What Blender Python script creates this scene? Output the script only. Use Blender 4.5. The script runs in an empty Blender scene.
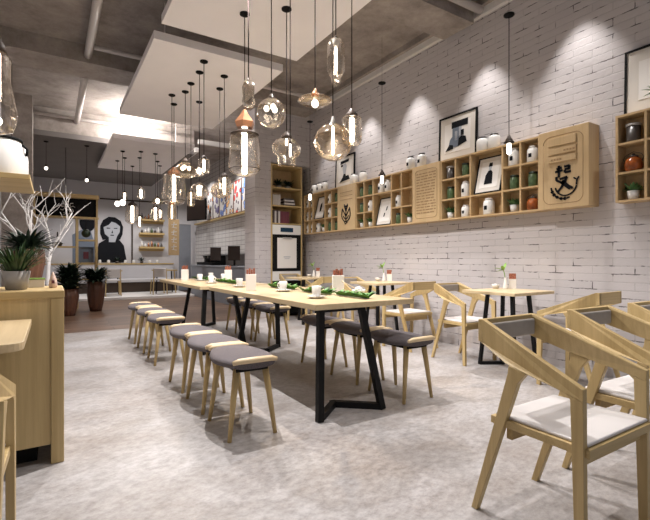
import bpy, bmesh, math, random
from mathutils import Vector, Matrix
random.seed(7)
S = bpy.context.scene
COL = S.collection
PI = math.pi

# ------------------------------------------------------------------ materials
def newmat(name):
    m = bpy.data.materials.new(name); m.use_nodes = True
    nt = m.node_tree
    return m, nt, nt.nodes['Principled BSDF']

def plain(name, col, rough=0.5, metal=0.0, noise=0.0, scale=20, bump=0.0, spec=None):
    m, nt, b = newmat(name)
    b.inputs['Base Color'].default_value = (*col, 1)
    b.inputs['Roughness'].default_value = rough
    b.inputs['Metallic'].default_value = metal
    if spec is not None: b.inputs['Specular IOR Level'].default_value = spec
    if noise or bump:
        tc = nt.nodes.new('ShaderNodeTexCoord'); n = nt.nodes.new('ShaderNodeTexNoise')
        n.inputs['Scale'].default_value = scale; n.inputs['Detail'].default_value = 4
        nt.links.new(tc.outputs['Object'], n.inputs['Vector'])
        if noise:
            r = nt.nodes.new('ShaderNodeValToRGB')
            r.color_ramp.elements[0].position = .3; r.color_ramp.elements[1].position = .7
            r.color_ramp.elements[0].color = (*[max(0, c*(1-noise)) for c in col], 1)
            r.color_ramp.elements[1].color = (*[min(1, c*(1+noise)) for c in col], 1)
            nt.links.new(n.outputs['Fac'], r.inputs['Fac']); nt.links.new(r.outputs['Color'], b.inputs['Base Color'])
        if bump:
            bp = nt.nodes.new('ShaderNodeBump'); bp.inputs['Strength'].default_value = bump; bp.inputs['Distance'].default_value = .01
            nt.links.new(n.outputs['Fac'], bp.inputs['Height']); nt.links.new(bp.outputs['Normal'], b.inputs['Normal'])
    return m

def wood(name, c1, c2, axis=2, scale=1.0, rough=0.45):
    """grain stretched along one axis"""
    m, nt, b = newmat(name)
    tc = nt.nodes.new('ShaderNodeTexCoord'); mp = nt.nodes.new('ShaderNodeMapping')
    sc = [60*scale]*3; sc[axis] = 2.2*scale
    mp.inputs['Scale'].default_value = sc
    n = nt.nodes.new('ShaderNodeTexNoise'); n.inputs['Scale'].default_value = 1; n.inputs['Detail'].default_value = 5; n.inputs['Roughness'].default_value = .6
    n2 = nt.nodes.new('ShaderNodeTexNoise'); n2.inputs['Scale'].default_value = .12; n2.inputs['Detail'].default_value = 2
    mx = nt.nodes.new('ShaderNodeMath'); mx.operation = 'ADD'
    ml = nt.nodes.new('ShaderNodeMath'); ml.operation = 'MULTIPLY'; ml.inputs[1].default_value = .5
    r = nt.nodes.new('ShaderNodeValToRGB')
    r.color_ramp.elements[0].position = .32; r.color_ramp.elements[1].position = .68
    r.color_ramp.elements[0].color = (*c1, 1); r.color_ramp.elements[1].color = (*c2, 1)
    L = nt.links.new
    L(tc.outputs['Object'], mp.inputs['Vector']); L(mp.outputs['Vector'], n.inputs['Vector']); L(mp.outputs['Vector'], n2.inputs['Vector'])
    L(n.outputs['Fac'], mx.inputs[0]); L(n2.outputs['Fac'], mx.inputs[1]); L(mx.outputs[0], ml.inputs[0]); L(ml.outputs[0], r.inputs['Fac'])
    L(r.outputs['Color'], b.inputs['Base Color'])
    b.inputs['Roughness'].default_value = rough
    return m

def brick(name, plane, c1, c2, mortar, bw=.3, bh=.08, gap=.005, bump=.5, rough=.7, offset=.5, irregular=True):
    """plane 'yz' or 'xz'"""
    m, nt, b = newmat(name); L = nt.links.new; N = nt.nodes.new
    tc = N('ShaderNodeTexCoord'); sp = N('ShaderNodeSeparateXYZ'); cb = N('ShaderNodeCombineXYZ')
    L(tc.outputs['Object'], sp.inputs[0])
    L(sp.outputs['Y' if plane == 'yz' else 'X'], cb.inputs['X']); L(sp.outputs['Z'], cb.inputs['Y'])
    br = N('ShaderNodeTexBrick'); br.inputs['Scale'].default_value = 1
    br.inputs['Brick Width'].default_value = bw; br.inputs['Row Height'].default_value = bh
    br.inputs['Mortar Size'].default_value = gap; br.inputs['Mortar Smooth'].default_value = .3; br.offset = offset
    br.inputs['Color1'].default_value = (*c1, 1); br.inputs['Color2'].default_value = (*c2, 1)
    if irregular:
        nz = N('ShaderNodeTexNoise'); nz.inputs['Scale'].default_value = 25; nz.inputs['Detail'].default_value = 3
        L(cb.outputs[0], nz.inputs['Vector'])
        ad = N('ShaderNodeMixRGB'); ad.inputs[0].default_value = .012
        L(cb.outputs[0], ad.inputs[1]); L(nz.outputs['Color'], ad.inputs[2])
        L(ad.outputs[0], br.inputs['Vector'])
        n2 = N('ShaderNodeTexNoise'); n2.inputs['Scale'].default_value = 8; n2.inputs['Detail'].default_value = 5
        L(cb.outputs[0], n2.inputs['Vector'])
        rp = N('ShaderNodeValToRGB'); rp.color_ramp.elements[0].position = .53; rp.color_ramp.elements[1].position = .60
        rp.color_ramp.elements[0].color = (*[c*.9 for c in c2], 1); rp.color_ramp.elements[1].color = (*mortar, 1)
        L(n2.outputs['Fac'], rp.inputs[0]); L(rp.outputs[0], br.inputs['Mortar'])
    else:
        L(cb.outputs[0], br.inputs['Vector']); br.inputs['Mortar'].default_value = (*mortar, 1)
    L(br.outputs['Color'], b.inputs['Base Color'])
    bp = N('ShaderNodeBump'); bp.invert = True; bp.inputs['Strength'].default_value = bump; bp.inputs['Distance'].default_value = .008
    L(br.outputs['Fac'], bp.inputs['Height'])
    if irregular:
        b2 = N('ShaderNodeBump'); b2.inputs['Strength'].default_value = .25; b2.inputs['Distance'].default_value = .01
        L(nz.outputs['Fac'], b2.inputs['Height']); L(b2.outputs['Normal'], bp.inputs['Normal'])
    L(bp.outputs['Normal'], b.inputs['Normal'])
    b.inputs['Roughness'].default_value = rough
    return m

def emis(name, col, s):
    m, nt, b = newmat(name)
    b.inputs['Base Color'].default_value = (*col, 1)
    b.inputs['Emission Color'].default_value = (*col, 1); b.inputs['Emission Strength'].default_value = s
    return m

def thinglass(name, tint, refl=.25, tintamt=1.0):
    m, nt, b = newmat(name); N = nt.nodes.new; L = nt.links.new
    nt.nodes.remove(b)
    tr = N('ShaderNodeBsdfTransparent'); tr.inputs[0].default_value = (*tint, 1)
    gl = N('ShaderNodeBsdfGlossy'); gl.inputs['Roughness'].default_value = .06; gl.inputs[0].default_value = (1, .95, .88, 1)
    lw = N('ShaderNodeLayerWeight'); lw.inputs[0].default_value = .35
    tc = N('ShaderNodeTexCoord'); nz = N('ShaderNodeTexNoise'); nz.inputs['Scale'].default_value = 14
    bp = N('ShaderNodeBump'); bp.inputs['Strength'].default_value = .6; bp.inputs['Distance'].default_value = .02
    L(tc.outputs['Object'], nz.inputs['Vector']); L(nz.outputs['Fac'], bp.inputs['Height'])
    L(bp.outputs[0], gl.inputs['Normal']); L(bp.outputs[0], lw.inputs['Normal'])
    mu = N('ShaderNodeMath'); mu.operation = 'MULTIPLY_ADD'; mu.inputs[1].default_value = refl*2.2; mu.inputs[2].default_value = refl*.12; mu.use_clamp = True
    L(lw.outputs['Facing'], mu.inputs[0])
    mx = N('ShaderNodeMixShader'); L(mu.outputs[0], mx.inputs[0]); L(tr.outputs[0], mx.inputs[1]); L(gl.outputs[0], mx.inputs[2])
    L(mx.outputs[0], nt.nodes['Material Output'].inputs[0])
    return m

OAK1, OAK2 = (.40, .28, .115), (.59, .44, .215)
M = {}
M['oak_z'] = wood('oak_upright_grain', OAK1, OAK2, 2)
M['oak_y'] = wood('oak_grain_along_y', OAK1, OAK2, 1)
M['oak_x'] = wood('oak_grain_along_x', OAK1, OAK2, 0)
M['oak_top'] = wood('pale_oak_tabletop', (.48, .36, .20), (.68, .54, .34), 1, .6, .35)
M['oak_light'] = wood('pale_oak_rail', (.60, .46, .27), (.72, .57, .37), 0)
M['oak_shelf'] = wood('oak_shelf', (.46, .31, .15), (.60, .43, .24), 1, .8)
M['oak_panel'] = wood('oak_panel', (.50, .35, .18), (.60, .44, .25), 2, .8)
M['engrave'] = plain('engraved_groove', (.30, .19, .09), .7)
M['black_metal'] = plain('black_powder_coat', (.006, .006, .007), .5, spec=.2)
M['black'] = plain('matt_black', (.007, .007, .007), .7, spec=.15)
M['dark_cap'] = plain('dark_bronze_cap', (.045, .03, .022), .55, .0, spec=.3)
M['copper'] = plain('copper_cap', (.36, .17, .09), .3, .6)
M['cord'] = plain('black_cord', (.02, .013, .012), .9, spec=.1)
M['brick'] = brick('white_painted_brick', 'yz', (.56, .525, .53), (.52, .49, .495), (.11, .098, .10), bw=.34, bh=.070, bump=.4)
M['brick_x'] = brick('white_painted_brick_end', 'xz', (.52, .49, .495), (.49, .46, .47), (.2, .18, .19), bw=.24, bh=.08)
M['tile'] = brick('white_square_tile', 'yz', (.66, .64, .63), (.62, .60, .59), (.28, .26, .26), bw=.30, bh=.12, gap=.008, bump=.3, rough=.25, offset=0, irregular=False)
M['panel'] = plain('white_painted_panel', (.88, .85, .86), .8, noise=.02, scale=3)
M['panel_edge'] = plain('grey_panel_edge', (.35, .325, .31), .8)
M['white_trim'] = plain('white_trim', (.72, .70, .69), .6)
M['pipe'] = plain('pale_pipe', (.62, .58, .56), .45)
M['grey_wall'] = plain('pale_grey_plaster', (.52, .51, .53), .85, noise=.04, scale=3)
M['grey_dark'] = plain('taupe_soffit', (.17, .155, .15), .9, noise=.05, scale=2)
M['service_grey'] = plain('blue_grey_panel', (.22, .235, .27), .6, noise=.04, scale=6)
M['white_cer'] = plain('white_ceramic', (.78, .77, .75), .25)
M['lid_dark'] = plain('dark_lid', (.05, .045, .04), .4)
M['paper'] = plain('paper_white', (.78, .75, .72), .7)
M['mat_board'] = plain('mat_board', (.66, .62, .57), .8)
M['ink'] = plain('black_ink', (.012, .013, .016), .9, spec=.1)
M['ink_blue'] = plain('slate_ink', (.14, .17, .22), .8)
M['ink_grey'] = plain('grey_ink', (.40, .42, .46), .8)
M['fabric'] = plain('charcoal_woven_fabric', (.125, .11, .118), .95, noise=.35, scale=240, bump=.4)
M['pad_grey'] = plain('taupe_back_cushion', (.34, .305, .27), .8, noise=.05, scale=30)
M['pad_white'] = plain('off_white_leatherette', (.66, .635, .63), .5, noise=.02, scale=8)
M['leaf'] = plain('green_leaf', (.05, .13, .035), .5, noise=.5, scale=14)
M['leaf_dark'] = plain('dark_green_leaf', (.012, .028, .014), .45, noise=.5, scale=10)
M['leaf_fresh'] = plain('fresh_green_leaf', (.22, .40, .07), .5, noise=.3, scale=20)
M['green_jar'] = plain('green_glaze', (.07, .12, .05), .3, noise=.4, scale=25)
M['orange_jar'] = plain('orange_glass', (.30, .075, .015), .2, noise=.5, scale=18)
M['dark_jar'] = plain('dark_jar', (.06, .05, .045), .35)
M['pot_grey'] = plain('grey_stone_pot', (.36, .34, .32), .75, noise=.06, scale=20)
M['pot_brown'] = wood('fluted_brown_pot', (.05, .022, .014), (.16, .07, .04), 2, .5, .4)
M['soil'] = plain('soil', (.04, .03, .02), .95)
M['branch'] = plain('white_bare_branch', (.75, .73, .72), .8, noise=.1, scale=12)
M['steel'] = plain('brushed_steel', (.55, .55, .56), .35, .7)
M['screen'] = plain('dark_screen', (.035, .025, .022), .15)
M['display'] = plain('blue_black_display', (.02, .05, .09), .2)
M['card_red'] = plain('red_brown_card_print', (.30, .10, .06), .6, noise=.6, scale=90)
M['book_red'] = plain('dark_red_book', (.13, .03, .045), .6)
M['book_white'] = plain('pale_book', (.55, .52, .50), .6)
M['book_dark'] = plain('dark_book', (.06, .045, .045), .6)
M['bulb'] = emis('warm_tube_filament', (1.0, .88, .72), 9)
M['bulb_soft'] = emis('warm_bulb', (1.0, .90, .78), 5)
M['glass'] = thinglass('clear_smoky_glass', (.95, .93, .90), .40)
M['glass_amber'] = thinglass('amber_glass', (.96, .87, .74), .36)
M['glass_frost'] = thinglass('frosted_relief_glass', (.72, .68, .63), .7)
M['blush'] = plain('blush_cone', (.65, .48, .40), .6, noise=.3, scale=60)

def concrete_floor():
    m, nt, b = newmat('polished_concrete'); N = nt.nodes.new; L = nt.links.new
    tc = N('ShaderNodeTexCoord'); mp = N('ShaderNodeMapping'); mp.inputs['Scale'].default_value = (1, 1.35, 1); mp.inputs['Rotation'].default_value = (0, 0, -.45)
    L(tc.outputs['Object'], mp.inputs[0])
    n1 = N('ShaderNodeTexNoise'); n1.inputs['Scale'].default_value = 1.7; n1.inputs['Detail'].default_value = 10; n1.inputs['Roughness'].default_value = .68
    n2 = N('ShaderNodeTexNoise'); n2.inputs['Scale'].default_value = 20; n2.inputs['Detail'].default_value = 9; n2.inputs['Roughness'].default_value = .75
    L(mp.outputs[0], n1.inputs[0]); L(mp.outputs[0], n2.inputs[0])
    r1 = N('ShaderNodeValToRGB'); r1.color_ramp.elements[0].position = .30; r1.color_ramp.elements[1].position = .62
    r1.color_ramp.elements[0].color = (.32, .285, .265, 1); r1.color_ramp.elements[1].color = (.48, .465, .47, 1)
    r2 = N('ShaderNodeValToRGB'); r2.color_ramp.elements[0].position = .34; r2.color_ramp.elements[1].position = .6
    r2.color_ramp.elements[0].color = (.50, .48, .47, 1); r2.color_ramp.elements[1].color = (1, 1, 1, 1)
    L(n1.outputs['Fac'], r1.inputs[0]); L(n2.outputs['Fac'], r2.inputs[0])
    mx = N('ShaderNodeMixRGB'); mx.blend_type = 'MULTIPLY'; mx.inputs[0].default_value = .8
    L(r1.outputs[0], mx.inputs[1]); L(r2.outputs[0], mx.inputs[2]); L(mx.outputs[0], b.inputs['Base Color'])
    rr = N('ShaderNodeMapRange'); rr.inputs['To Min'].default_value = .28; rr.inputs['To Max'].default_value = .5
    L(n2.outputs['Fac'], rr.inputs[0]); L(rr.outputs[0], b.inputs['Roughness'])
    bp = N('ShaderNodeBump'); bp.inputs['Strength'].default_value = .12; bp.inputs['Distance'].default_value = .01
    L(n2.outputs['Fac'], bp.inputs['Height']); L(bp.outputs[0], b.inputs['Normal'])
    return m
M['floor'] = concrete_floor()

def concrete_ceiling():
    m, nt, b = newmat('raw_concrete'); N = nt.nodes.new; L = nt.links.new
    tc = N('ShaderNodeTexCoord')
    n1 = N('ShaderNodeTexNoise'); n1.inputs['Scale'].default_value = 3.2; n1.inputs['Detail'].default_value = 9; n1.inputs['Roughness'].default_value = .75
    L(tc.outputs['Object'], n1.inputs[0])
    r = N('ShaderNodeValToRGB'); r.color_ramp.elements[0].position = .3; r.color_ramp.elements[1].position = .7
    r.color_ramp.elements[0].color = (.20, .175, .16, 1); r.color_ramp.elements[1].color = (.44, .39, .355, 1)
    L(n1.outputs['Fac'], r.inputs[0]); L(r.outputs[0], b.inputs['Base Color']); b.inputs['Roughness'].default_value = .9
    bp = N('ShaderNodeBump'); bp.inputs['Strength'].default_value = .4; bp.inputs['Distance'].default_value = .02
    L(n1.outputs['Fac'], bp.inputs['Height']); L(bp.outputs[0], b.inputs['Normal'])
    return m
M['concrete'] = concrete_ceiling()

def planks():
    m, nt, b = newmat('dark_wood_planks'); N = nt.nodes.new; L = nt.links.new
    tc = N('ShaderNodeTexCoord')
    br = N('ShaderNodeTexBrick'); br.inputs['Scale'].default_value = 1; br.inputs['Brick Width'].default_value = 1.6; br.inputs['Row Height'].default_value = .19
    br.inputs['Mortar Size'].default_value = .004; br.inputs['Mortar'].default_value = (.03, .015, .01, 1)
    br.inputs['Color1'].default_value = (.23, .145, .10, 1); br.inputs['Color2'].default_value = (.10, .06, .04, 1)
    mp = N('ShaderNodeMapping'); mp.inputs['Scale'].default_value = (2, 30, 1)
    n = N('ShaderNodeTexNoise'); n.inputs['Scale'].default_value = 1; n.inputs['Detail'].default_value = 5
    L(tc.outputs['Object'], br.inputs[0]); L(tc.outputs['Object'], mp.inputs[0]); L(mp.outputs[0], n.inputs[0])
    r = N('ShaderNodeValToRGB'); r.color_ramp.elements[0].position = .3; r.color_ramp.elements[0].color = (.45, .42, .4, 1); r.color_ramp.elements[1].position = .65; r.color_ramp.elements[1].color = (1.3, 1.25, 1.2, 1)
    L(n.outputs['Fac'], r.inputs[0])
    mx = N('ShaderNodeMixRGB'); mx.blend_type = 'MULTIPLY'; mx.inputs[0].default_value = 1
    L(br.outputs['Color'], mx.inputs[1]); L(r.outputs[0], mx.inputs[2]); L(mx.outputs[0], b.inputs['Base Color'])
    b.inputs['Roughness'].default_value = .35
    return m
M['planks'] = planks()

def foodprint(name, hue, seed):
    m, nt, b = newmat(name); N = nt.nodes.new; L = nt.links.new
    tc = N('ShaderNodeTexCoord'); mp = N('ShaderNodeMapping'); mp.inputs['Location'].default_value = (seed*3.7, seed*1.9, seed)
    v = N('ShaderNodeTexVoronoi'); v.inputs['Scale'].default_value = 5.5
    L(tc.outputs['Object'], mp.inputs[0]); L(mp.outputs[0], v.inputs['Vector'])
    r = N('ShaderNodeValToRGB'); e = r.color_ramp; e.interpolation = 'CONSTANT'
    e.elements[0].position = 0; e.elements[0].color = (*hue, 1)
    e.elements[1].position = .36; e.elements[1].color = (.08, .06, .09, 1)
    x = e.elements.new(.46); x.color = (.80, .78, .77, 1)
    x = e.elements.new(.14); x.color = (*[min(1, h*1.6+.05) for h in hue], 1)
    L(v.outputs['Distance'], r.inputs[0])
    L(r.outputs[0], b.inputs['Base Color']); b.inputs['Roughness'].default_value = .4
    return m

# ------------------------------------------------------------------ mesh builder
class MB:
    def __init__(self): self.bm = bmesh.new()
    def box(self, x0, x1, y0, y1, z0, z1):
        bm = self.bm
        v = [bm.verts.new(p) for p in ((x0,y0,z0),(x1,y0,z0),(x1,y1,z0),(x0,y1,z0),(x0,y0,z1),(x1,y0,z1),(x1,y1,z1),(x0,y1,z1))]
        for f in ((0,3,2,1),(4,5,6,7),(0,1,5,4),(1,2,6,5),(2,3,7,6),(3,0,4,7)): bm.faces.new([v[i] for i in f])
        return self
    def bar(self, a, b, w, h=None, up=(0,0,1)):
        """rectangular bar from a to b"""
        h = h or w
        a, b = Vector(a), Vector(b); d = (b-a).normalized(); u = Vector(up)
        if abs(d.dot(u)) > .98: u = Vector((1,0,0))
        s = d.cross(u).normalized(); t = s.cross(d).normalized()
        bm = self.bm
        v = []
        for p in (a, b):
            for i, j in ((-1,-1),(1,-1),(1,1),(-1,1)): v.append(bm.verts.new(p + s*w/2*i + t*h/2*j))
        for f in ((3,2,1,0),(4,5,6,7),(0,1,5,4),(1,2,6,5),(2,3,7,6),(3,0,4,7)): bm.faces.new([v[i] for i in f])
        return self
    def tube(self, pts, rad, n=10, cap=True):
        pts = [Vector(p) for p in pts]
        if not isinstance(rad, (list, tuple)): rad = [rad]*len(pts)
        bm = self.bm; rings = []
        u = None
        for i, p in enumerate(pts):
            d = (pts[min(i+1, len(pts)-1)] - pts[max(i-1, 0)]).normalized()
            if u is None:
                u = d.orthogonal().normalized()
            else:
                u = (u - d*u.dot(d)).normalized()
            w = d.cross(u)
            rings.append([bm.verts.new(p + (u*math.cos(2*PI*k/n) + w*math.sin(2*PI*k/n))*rad[i]) for k in range(n)])
        for a, b in zip(rings, rings[1:]):
            for k in range(n): bm.faces.new((a[k], a[(k+1) % n], b[(k+1) % n], b[k])).smooth = True
        if cap:
            bm.faces.new(rings[0][::-1]); bm.faces.new(rings[-1])
        return self
    def lathe(self, prof, n=24, c=(0,0,0), wob=None, cap=False, flat=False):
        """prof: list of (r, z) bottom to top or any order"""
        bm = self.bm; rings = []
        for r, z in prof:
            if r < 1e-5: rings.append([bm.verts.new((c[0], c[1], c[2]+z))])
            else:
                rings.append([bm.verts.new((c[0]+(r*(1+(wob(2*PI*k/n, z) if wob else 0)))*math.cos(2*PI*k/n), c[1]+(r*(1+(wob(2*PI*k/n, z) if wob else 0)))*math.sin(2*PI*k/n), c[2]+z)) for k in range(n)])
        for a, b in zip(rings, rings[1:]):
            for k in range(n):
                q = (k+1) % n
                if len(a) == 1 and len(b) == 1: continue
                if len(a) == 1: f = bm.faces.new((a[0], b[q], b[k]))
                elif len(b) == 1: f = bm.faces.new((a[k], a[q], b[0]))
                else: f = bm.faces.new((a[k], a[q], b[q], b[k]))
                f.smooth = not flat
        return self
    def sphere(self, c, r, n=16, sz=1.0):
        prof = [(math.sin(PI*i/10)*r, -math.cos(PI*i/10)*r*sz) for i in range(11)]
        prof[0] = (0, -r*sz); prof[-1] = (0, r*sz)
        return self.lathe(prof, n, c)
    def prism(self, poly, axis, t0, t1, fn=None):
        """extrude a 2D outline along axis ('x','y','z') between t0 and t1"""
        bm = self.bm
        def P(a, b, t):
            p = {'x': (t, a, b), 'y': (a, t, b), 'z': (a, b, t)}[axis]
            return fn(p) if fn else p
        A = [bm.verts.new(P(a, b, t0)) for a, b in poly]; B = [bm.verts.new(P(a, b, t1)) for a, b in poly]
        bm.faces.new(A); bm.faces.new(B[::-1]); n = len(poly)
        for k in range(n): bm.faces.new((A[k], B[k], B[(k+1) % n], A[(k+1) % n]))
        return self
    def blade(self, base, d, length, w, droop=.4, n=5, th=.0):
        """leaf blade curving from base towards direction d"""
        bm = self.bm; base = Vector(base); d = Vector(d).normalized()
        s = d.cross(Vector((0,0,1)))
        s = s.normalized() if s.length > .01 else Vector((1,0,0))
        L_, R_, C_ = [], [], []
        p = base.copy(); cur = d.copy()
        for i in range(n+1):
            t = i/n; ww = w*math.sin(PI*min(1, .12+t*.88))**.7 if t < 1 else 0
            L_.append(bm.verts.new(p - s*ww/2)); R_.append(bm.verts.new(p + s*ww/2)); C_.append(bm.verts.new(p - Vector((0,0,ww*.18))))
            cur = (cur + Vector((0,0,-droop/n))).normalized(); p = p + cur*length/n
        for i in range(n):
            bm.faces.new((L_[i], C_[i], C_[i+1], L_[i+1])).smooth = True; bm.faces.new((C_[i], R_[i], R_[i+1], C_[i+1])).smooth = True
        return self
    def xf(self, m):
        bmesh.ops.transform(self.bm, matrix=m, verts=self.bm.verts); return self
    def build(self, name, mat, parent=None, bevel=0, seg=2, loc=None, kind=None, label=None, rot=None, subd=0):
        me = bpy.data.meshes.new(name)
        bmesh.ops.remove_doubles(self.bm, verts=self.bm.verts, dist=1e-6)
        bmesh.ops.recalc_face_normals(self.bm, faces=self.bm.faces)
        self.bm.to_mesh(me); self.bm.free()
        me.materials.append(mat)
        o = bpy.data.objects.new(name, me); COL.objects.link(o)
        if parent: o.parent = parent
        if loc: o.location = loc
        if rot: o.rotation_euler = rot
        if bevel:
            b = o.modifiers.new('bevel', 'BEVEL'); b.width = bevel; b.segments = seg; b.limit_method = 'ANGLE'; b.angle_limit = .6
            b.harden_normals = False
        if subd:
            s = o.modifiers.new('sub', 'SUBSURF'); s.levels = subd; s.render_levels = subd
        if kind: o['kind'] = kind
        if label: o['label'] = label
        return o

def tag(o, label, cat, group=None, kind=None):
    o['label'] = label; o['category'] = cat
    if group: o['group'] = group
    if kind: o['kind'] = kind
    return o
def thing(name, label, cat, loc=(0,0,0), rz=0, group=None):
    o = bpy.data.objects.new(name, None); COL.objects.link(o)
    o.empty_display_size = .1; o.location = loc; o.rotation_euler = (0, 0, rz)
    return tag(o, label, cat, group)
def copy_tree(o, parent=None):
    c = o.copy(); COL.objects.link(c); c.parent = parent
    for ch in o.children: copy_tree(ch, c)
    return c
def dup(o, loc, rz, label, group=None, scale=None):
    c = copy_tree(o); c.location = loc; c.rotation_euler = (0, 0, rz); c['label'] = label
    if group: c['group'] = group
    if scale: c.scale = scale
    return c
class Proto:
    """first placement moves the original, later ones copy it"""
    def __init__(self, root): self.root = root; self.used = False
    def place(self, loc, rz, label, group=None, scale=None):
        if not self.used:
            self.used = True; o = self.root; o.location = loc; o.rotation_euler = (0, 0, rz); o['label'] = label
            if group: o['group'] = group
            if scale: o.scale = scale
            return o
        return dup(self.root, loc, rz, label, group, scale if scale else (1,1,1))
def struct(name, mb, mat, **k): return mb.build(name, mat, kind='structure', **k)

# ------------------------------------------------------------------ room shell
XW, XL, YB, ZC = 4.2, -.75, 15.05, 4.0
struct('floor', MB().box(XL-.1, XW+.1, -2.2, 7.15, -.1, 0), M['floor'])
struct('floor_planks', MB().box(XL-.1, XW+.1, 7.15, YB+.1, -.1, 0), M['planks'])
struct('floor_platform', MB().box(XL, 3.44, 12.45, YB, 0, .06), M['white_trim'])
struct('ceiling', MB().box(XL-.1, XW+.1, -2.2, YB+.1, ZC, ZC+.1), M['concrete'])
struct('wall_right', MB().box(XW, XW+.1, -2.2, 7.7, 0, ZC), M['brick'])
struct('wall_service', MB().box(XW, XW+.1, 7.7, YB+.1, 0, ZC), M['tile'])
struct('wall_left', MB().box(XL-.1, XL, -2.2, YB+.1, 0, ZC), M['grey_wall'])
struct('wall_back', MB().box(XL, XW, YB, YB+.1, 0, ZC), M['grey_wall'])
struct('trim_1', MB().box(XW-.05, XW, -2.2, 7.2, 3.84, 3.92), M['white_trim'])
struct('trim_2', MB().box(XW-.1, XW, -2.2, 7.2, 3.92, ZC), M['concrete'])
# beams, column, soffit
for i, (y0, y1) in enumerate(((6.8, 7.4), (3.3, 3.75), (-.2, .3))):
    struct('ceiling_beam', MB().box(XL, XW-.1, y0, y1, 3.76, ZC), M['concrete'])
struct('ceiling_beam', MB().box(XL, XL+.16, 7.4, 9.6, 3.76, ZC), M['concrete'])
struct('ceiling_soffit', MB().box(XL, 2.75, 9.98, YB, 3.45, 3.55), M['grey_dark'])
struct('wall_soffit_front', MB().box(XL, 2.75, 9.98, 10.05, 3.55, ZC), M['concrete'])
struct('trim_3', MB().box(2.75, 2.83, 9.9, YB, 3.5, 3.6), M['white_trim'])
struct('trim_4', MB().box(2.83, XW, 9.9, 9.98, 3.7, 3.8), M['white_trim'])
struct('column', MB().box(XL, -.30, 9.4, 9.9, 0, ZC), M['concrete'])
struct('wall_pillar', MB().box(3.06, 3.37, 7.2, 7.68, 0, ZC).box(3.37, XW, 7.62, 7.68, 0, 2.82).box(3.37, XW, 7.2, 7.68, 2.82, ZC), M['brick_x'])
struct('door_1', MB().box(3.62, 4.02, YB-.05, YB-.001, .02, 2.25), M['service_grey'])
struct('trim_5', MB().box(3.56, 3.62, YB-.07, YB-.001, .02, 2.31).box(3.62, 4.02, YB-.07, YB-.001, 2.25, 2.31).box(4.02, 4.08, YB-.07, YB-.001, .02, 2.31), M['grey_wall'])

# suspended white ceiling panels
def hanging_panel(x0, x1, y0, y1, label, z=3.3):
    t = thing('ceiling_panel', label, 'ceiling panel', ((x0+x1)/2, (y0+y1)/2, z), 0, 'white panels hung below the concrete slab')
    a, b = (x1-x0)/2, (y1-y0)/2
    MB().box(-a, a, -b, b, 0, .085).build('panel_board', M['panel'], t)
    top = .7 if y0 < 9 else .15
    for sx in (-1, 1):
        for sy in (-1, 1):
            MB().tube([(sx*a*.7, sy*b*.6, .085), (sx*a*.7, sy*b*.6, top)], .008, 6).build('hanger_rod', M['pipe'], t)
    return t
hanging_panel(.885, 2.352, 1.6, 4.338, 'big white ceiling panel nearest the camera, cut by the top edge')
hanging_panel(.88, 2.342, 4.666, 7.37, 'middle white ceiling panel with nine pendant roses')
hanging_panel(.95, 2.45, 8.86, 11.95, 'farthest white ceiling panel below the taupe soffit')

# pipes under the slab
def pipe(pts, r, label):
    o = MB().tube(pts, r, 12).build('ceiling_pipe', M['pipe']); return tag(o, label, 'pipe', 'pale pipes under the concrete slab')
pipe([(.42, 3.76, 3.86), (.42, 6.8, 3.86)], .05, 'thick pale pipe running away under the slab, nearest on the left')
pipe([(.42, 7.41, 3.80), (.42, 9.97, 3.80)], .05, 'pale pipe beyond the concrete beam, leading to the bright recess')
pipe([(.471, 6.45, 3.84), (3.9, 6.45, 3.84)], .03, 'thin pale cross pipe beside the concrete beam')
pipe([(XL+.16, 9.9, 3.84), (2.6, 9.9, 3.84)], .03, 'thin pale cross pipe in front of the bright soffit')
pipe([(2.5, 3.2, 3.86), (4.09, 3.2, 3.86)], .045, 'pale cross pipe meeting the brick wall at upper right')
pipe([(2.5, 2.55, 3.86), (4.09, 2.55, 3.86)], .045, 'pale cross pipe close to the top right corner, nearer one')

# ------------------------------------------------------------------ long tables
def v_frame(mb, A, V, B, At, Bt, w, zt):
    mb.bar((A[0], A[1], w/2), (V[0], V[1], w/2), w); mb.bar((V[0], V[1], w/2), (B[0], B[1], w/2), w)
    mb.box(V[0]-w/2, V[0]+w/2, V[1]-w/2, V[1]+w/2, 0.0005, w-.0005)
    return mb
def leg(parent, foot, top, w, zt):
    MB().bar((foot[0], foot[1], 0.001), (top[0], top[1], zt), w, up=(0, 1, 0)).build('leg', M['black_metal'], parent)
def long_table(cx, cy, lx, ly, label):
    t = thing('communal_table', label, 'table', (cx, cy, 0), 0, 'long oak communal tables')
    a, b = lx/2, ly/2; w = .042; zt = .712
    MB().box(-a, a, -b, b, .712, .75).build('tabletop', M['oak_top'], t, bevel=.003)
    for s in (1, -1):
        A = (s*(-a+.012), s*(-b-.03)); V = (s*(-a+.25), s*(-b+.17)); B = (s*(-a+.51), s*(-b-.05))
        At = (s*(-a+.075), s*(-b+.06)); Bt = (s*(-a+.41), s*(-b+.06))
        v_frame(MB(), A, V, B, At, Bt, w, zt).build('base_bar', M['black_metal'], t)
        leg(t, A, At, w, zt); leg(t, B, Bt, w, zt)
        MB().bar((At[0], At[1], zt-.012), (Bt[0], Bt[1], zt-.012), .04, .02).build('top_bar', M['black_metal'], t)
    return t
long_table(1.87, 3.525, .86, 2.25, 'long oak table on black angled legs, nearest one')
long_table(1.80, 5.80, .86, 2.1, 'long oak table on black angled legs, farther one by the dark plank floor')

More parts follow.
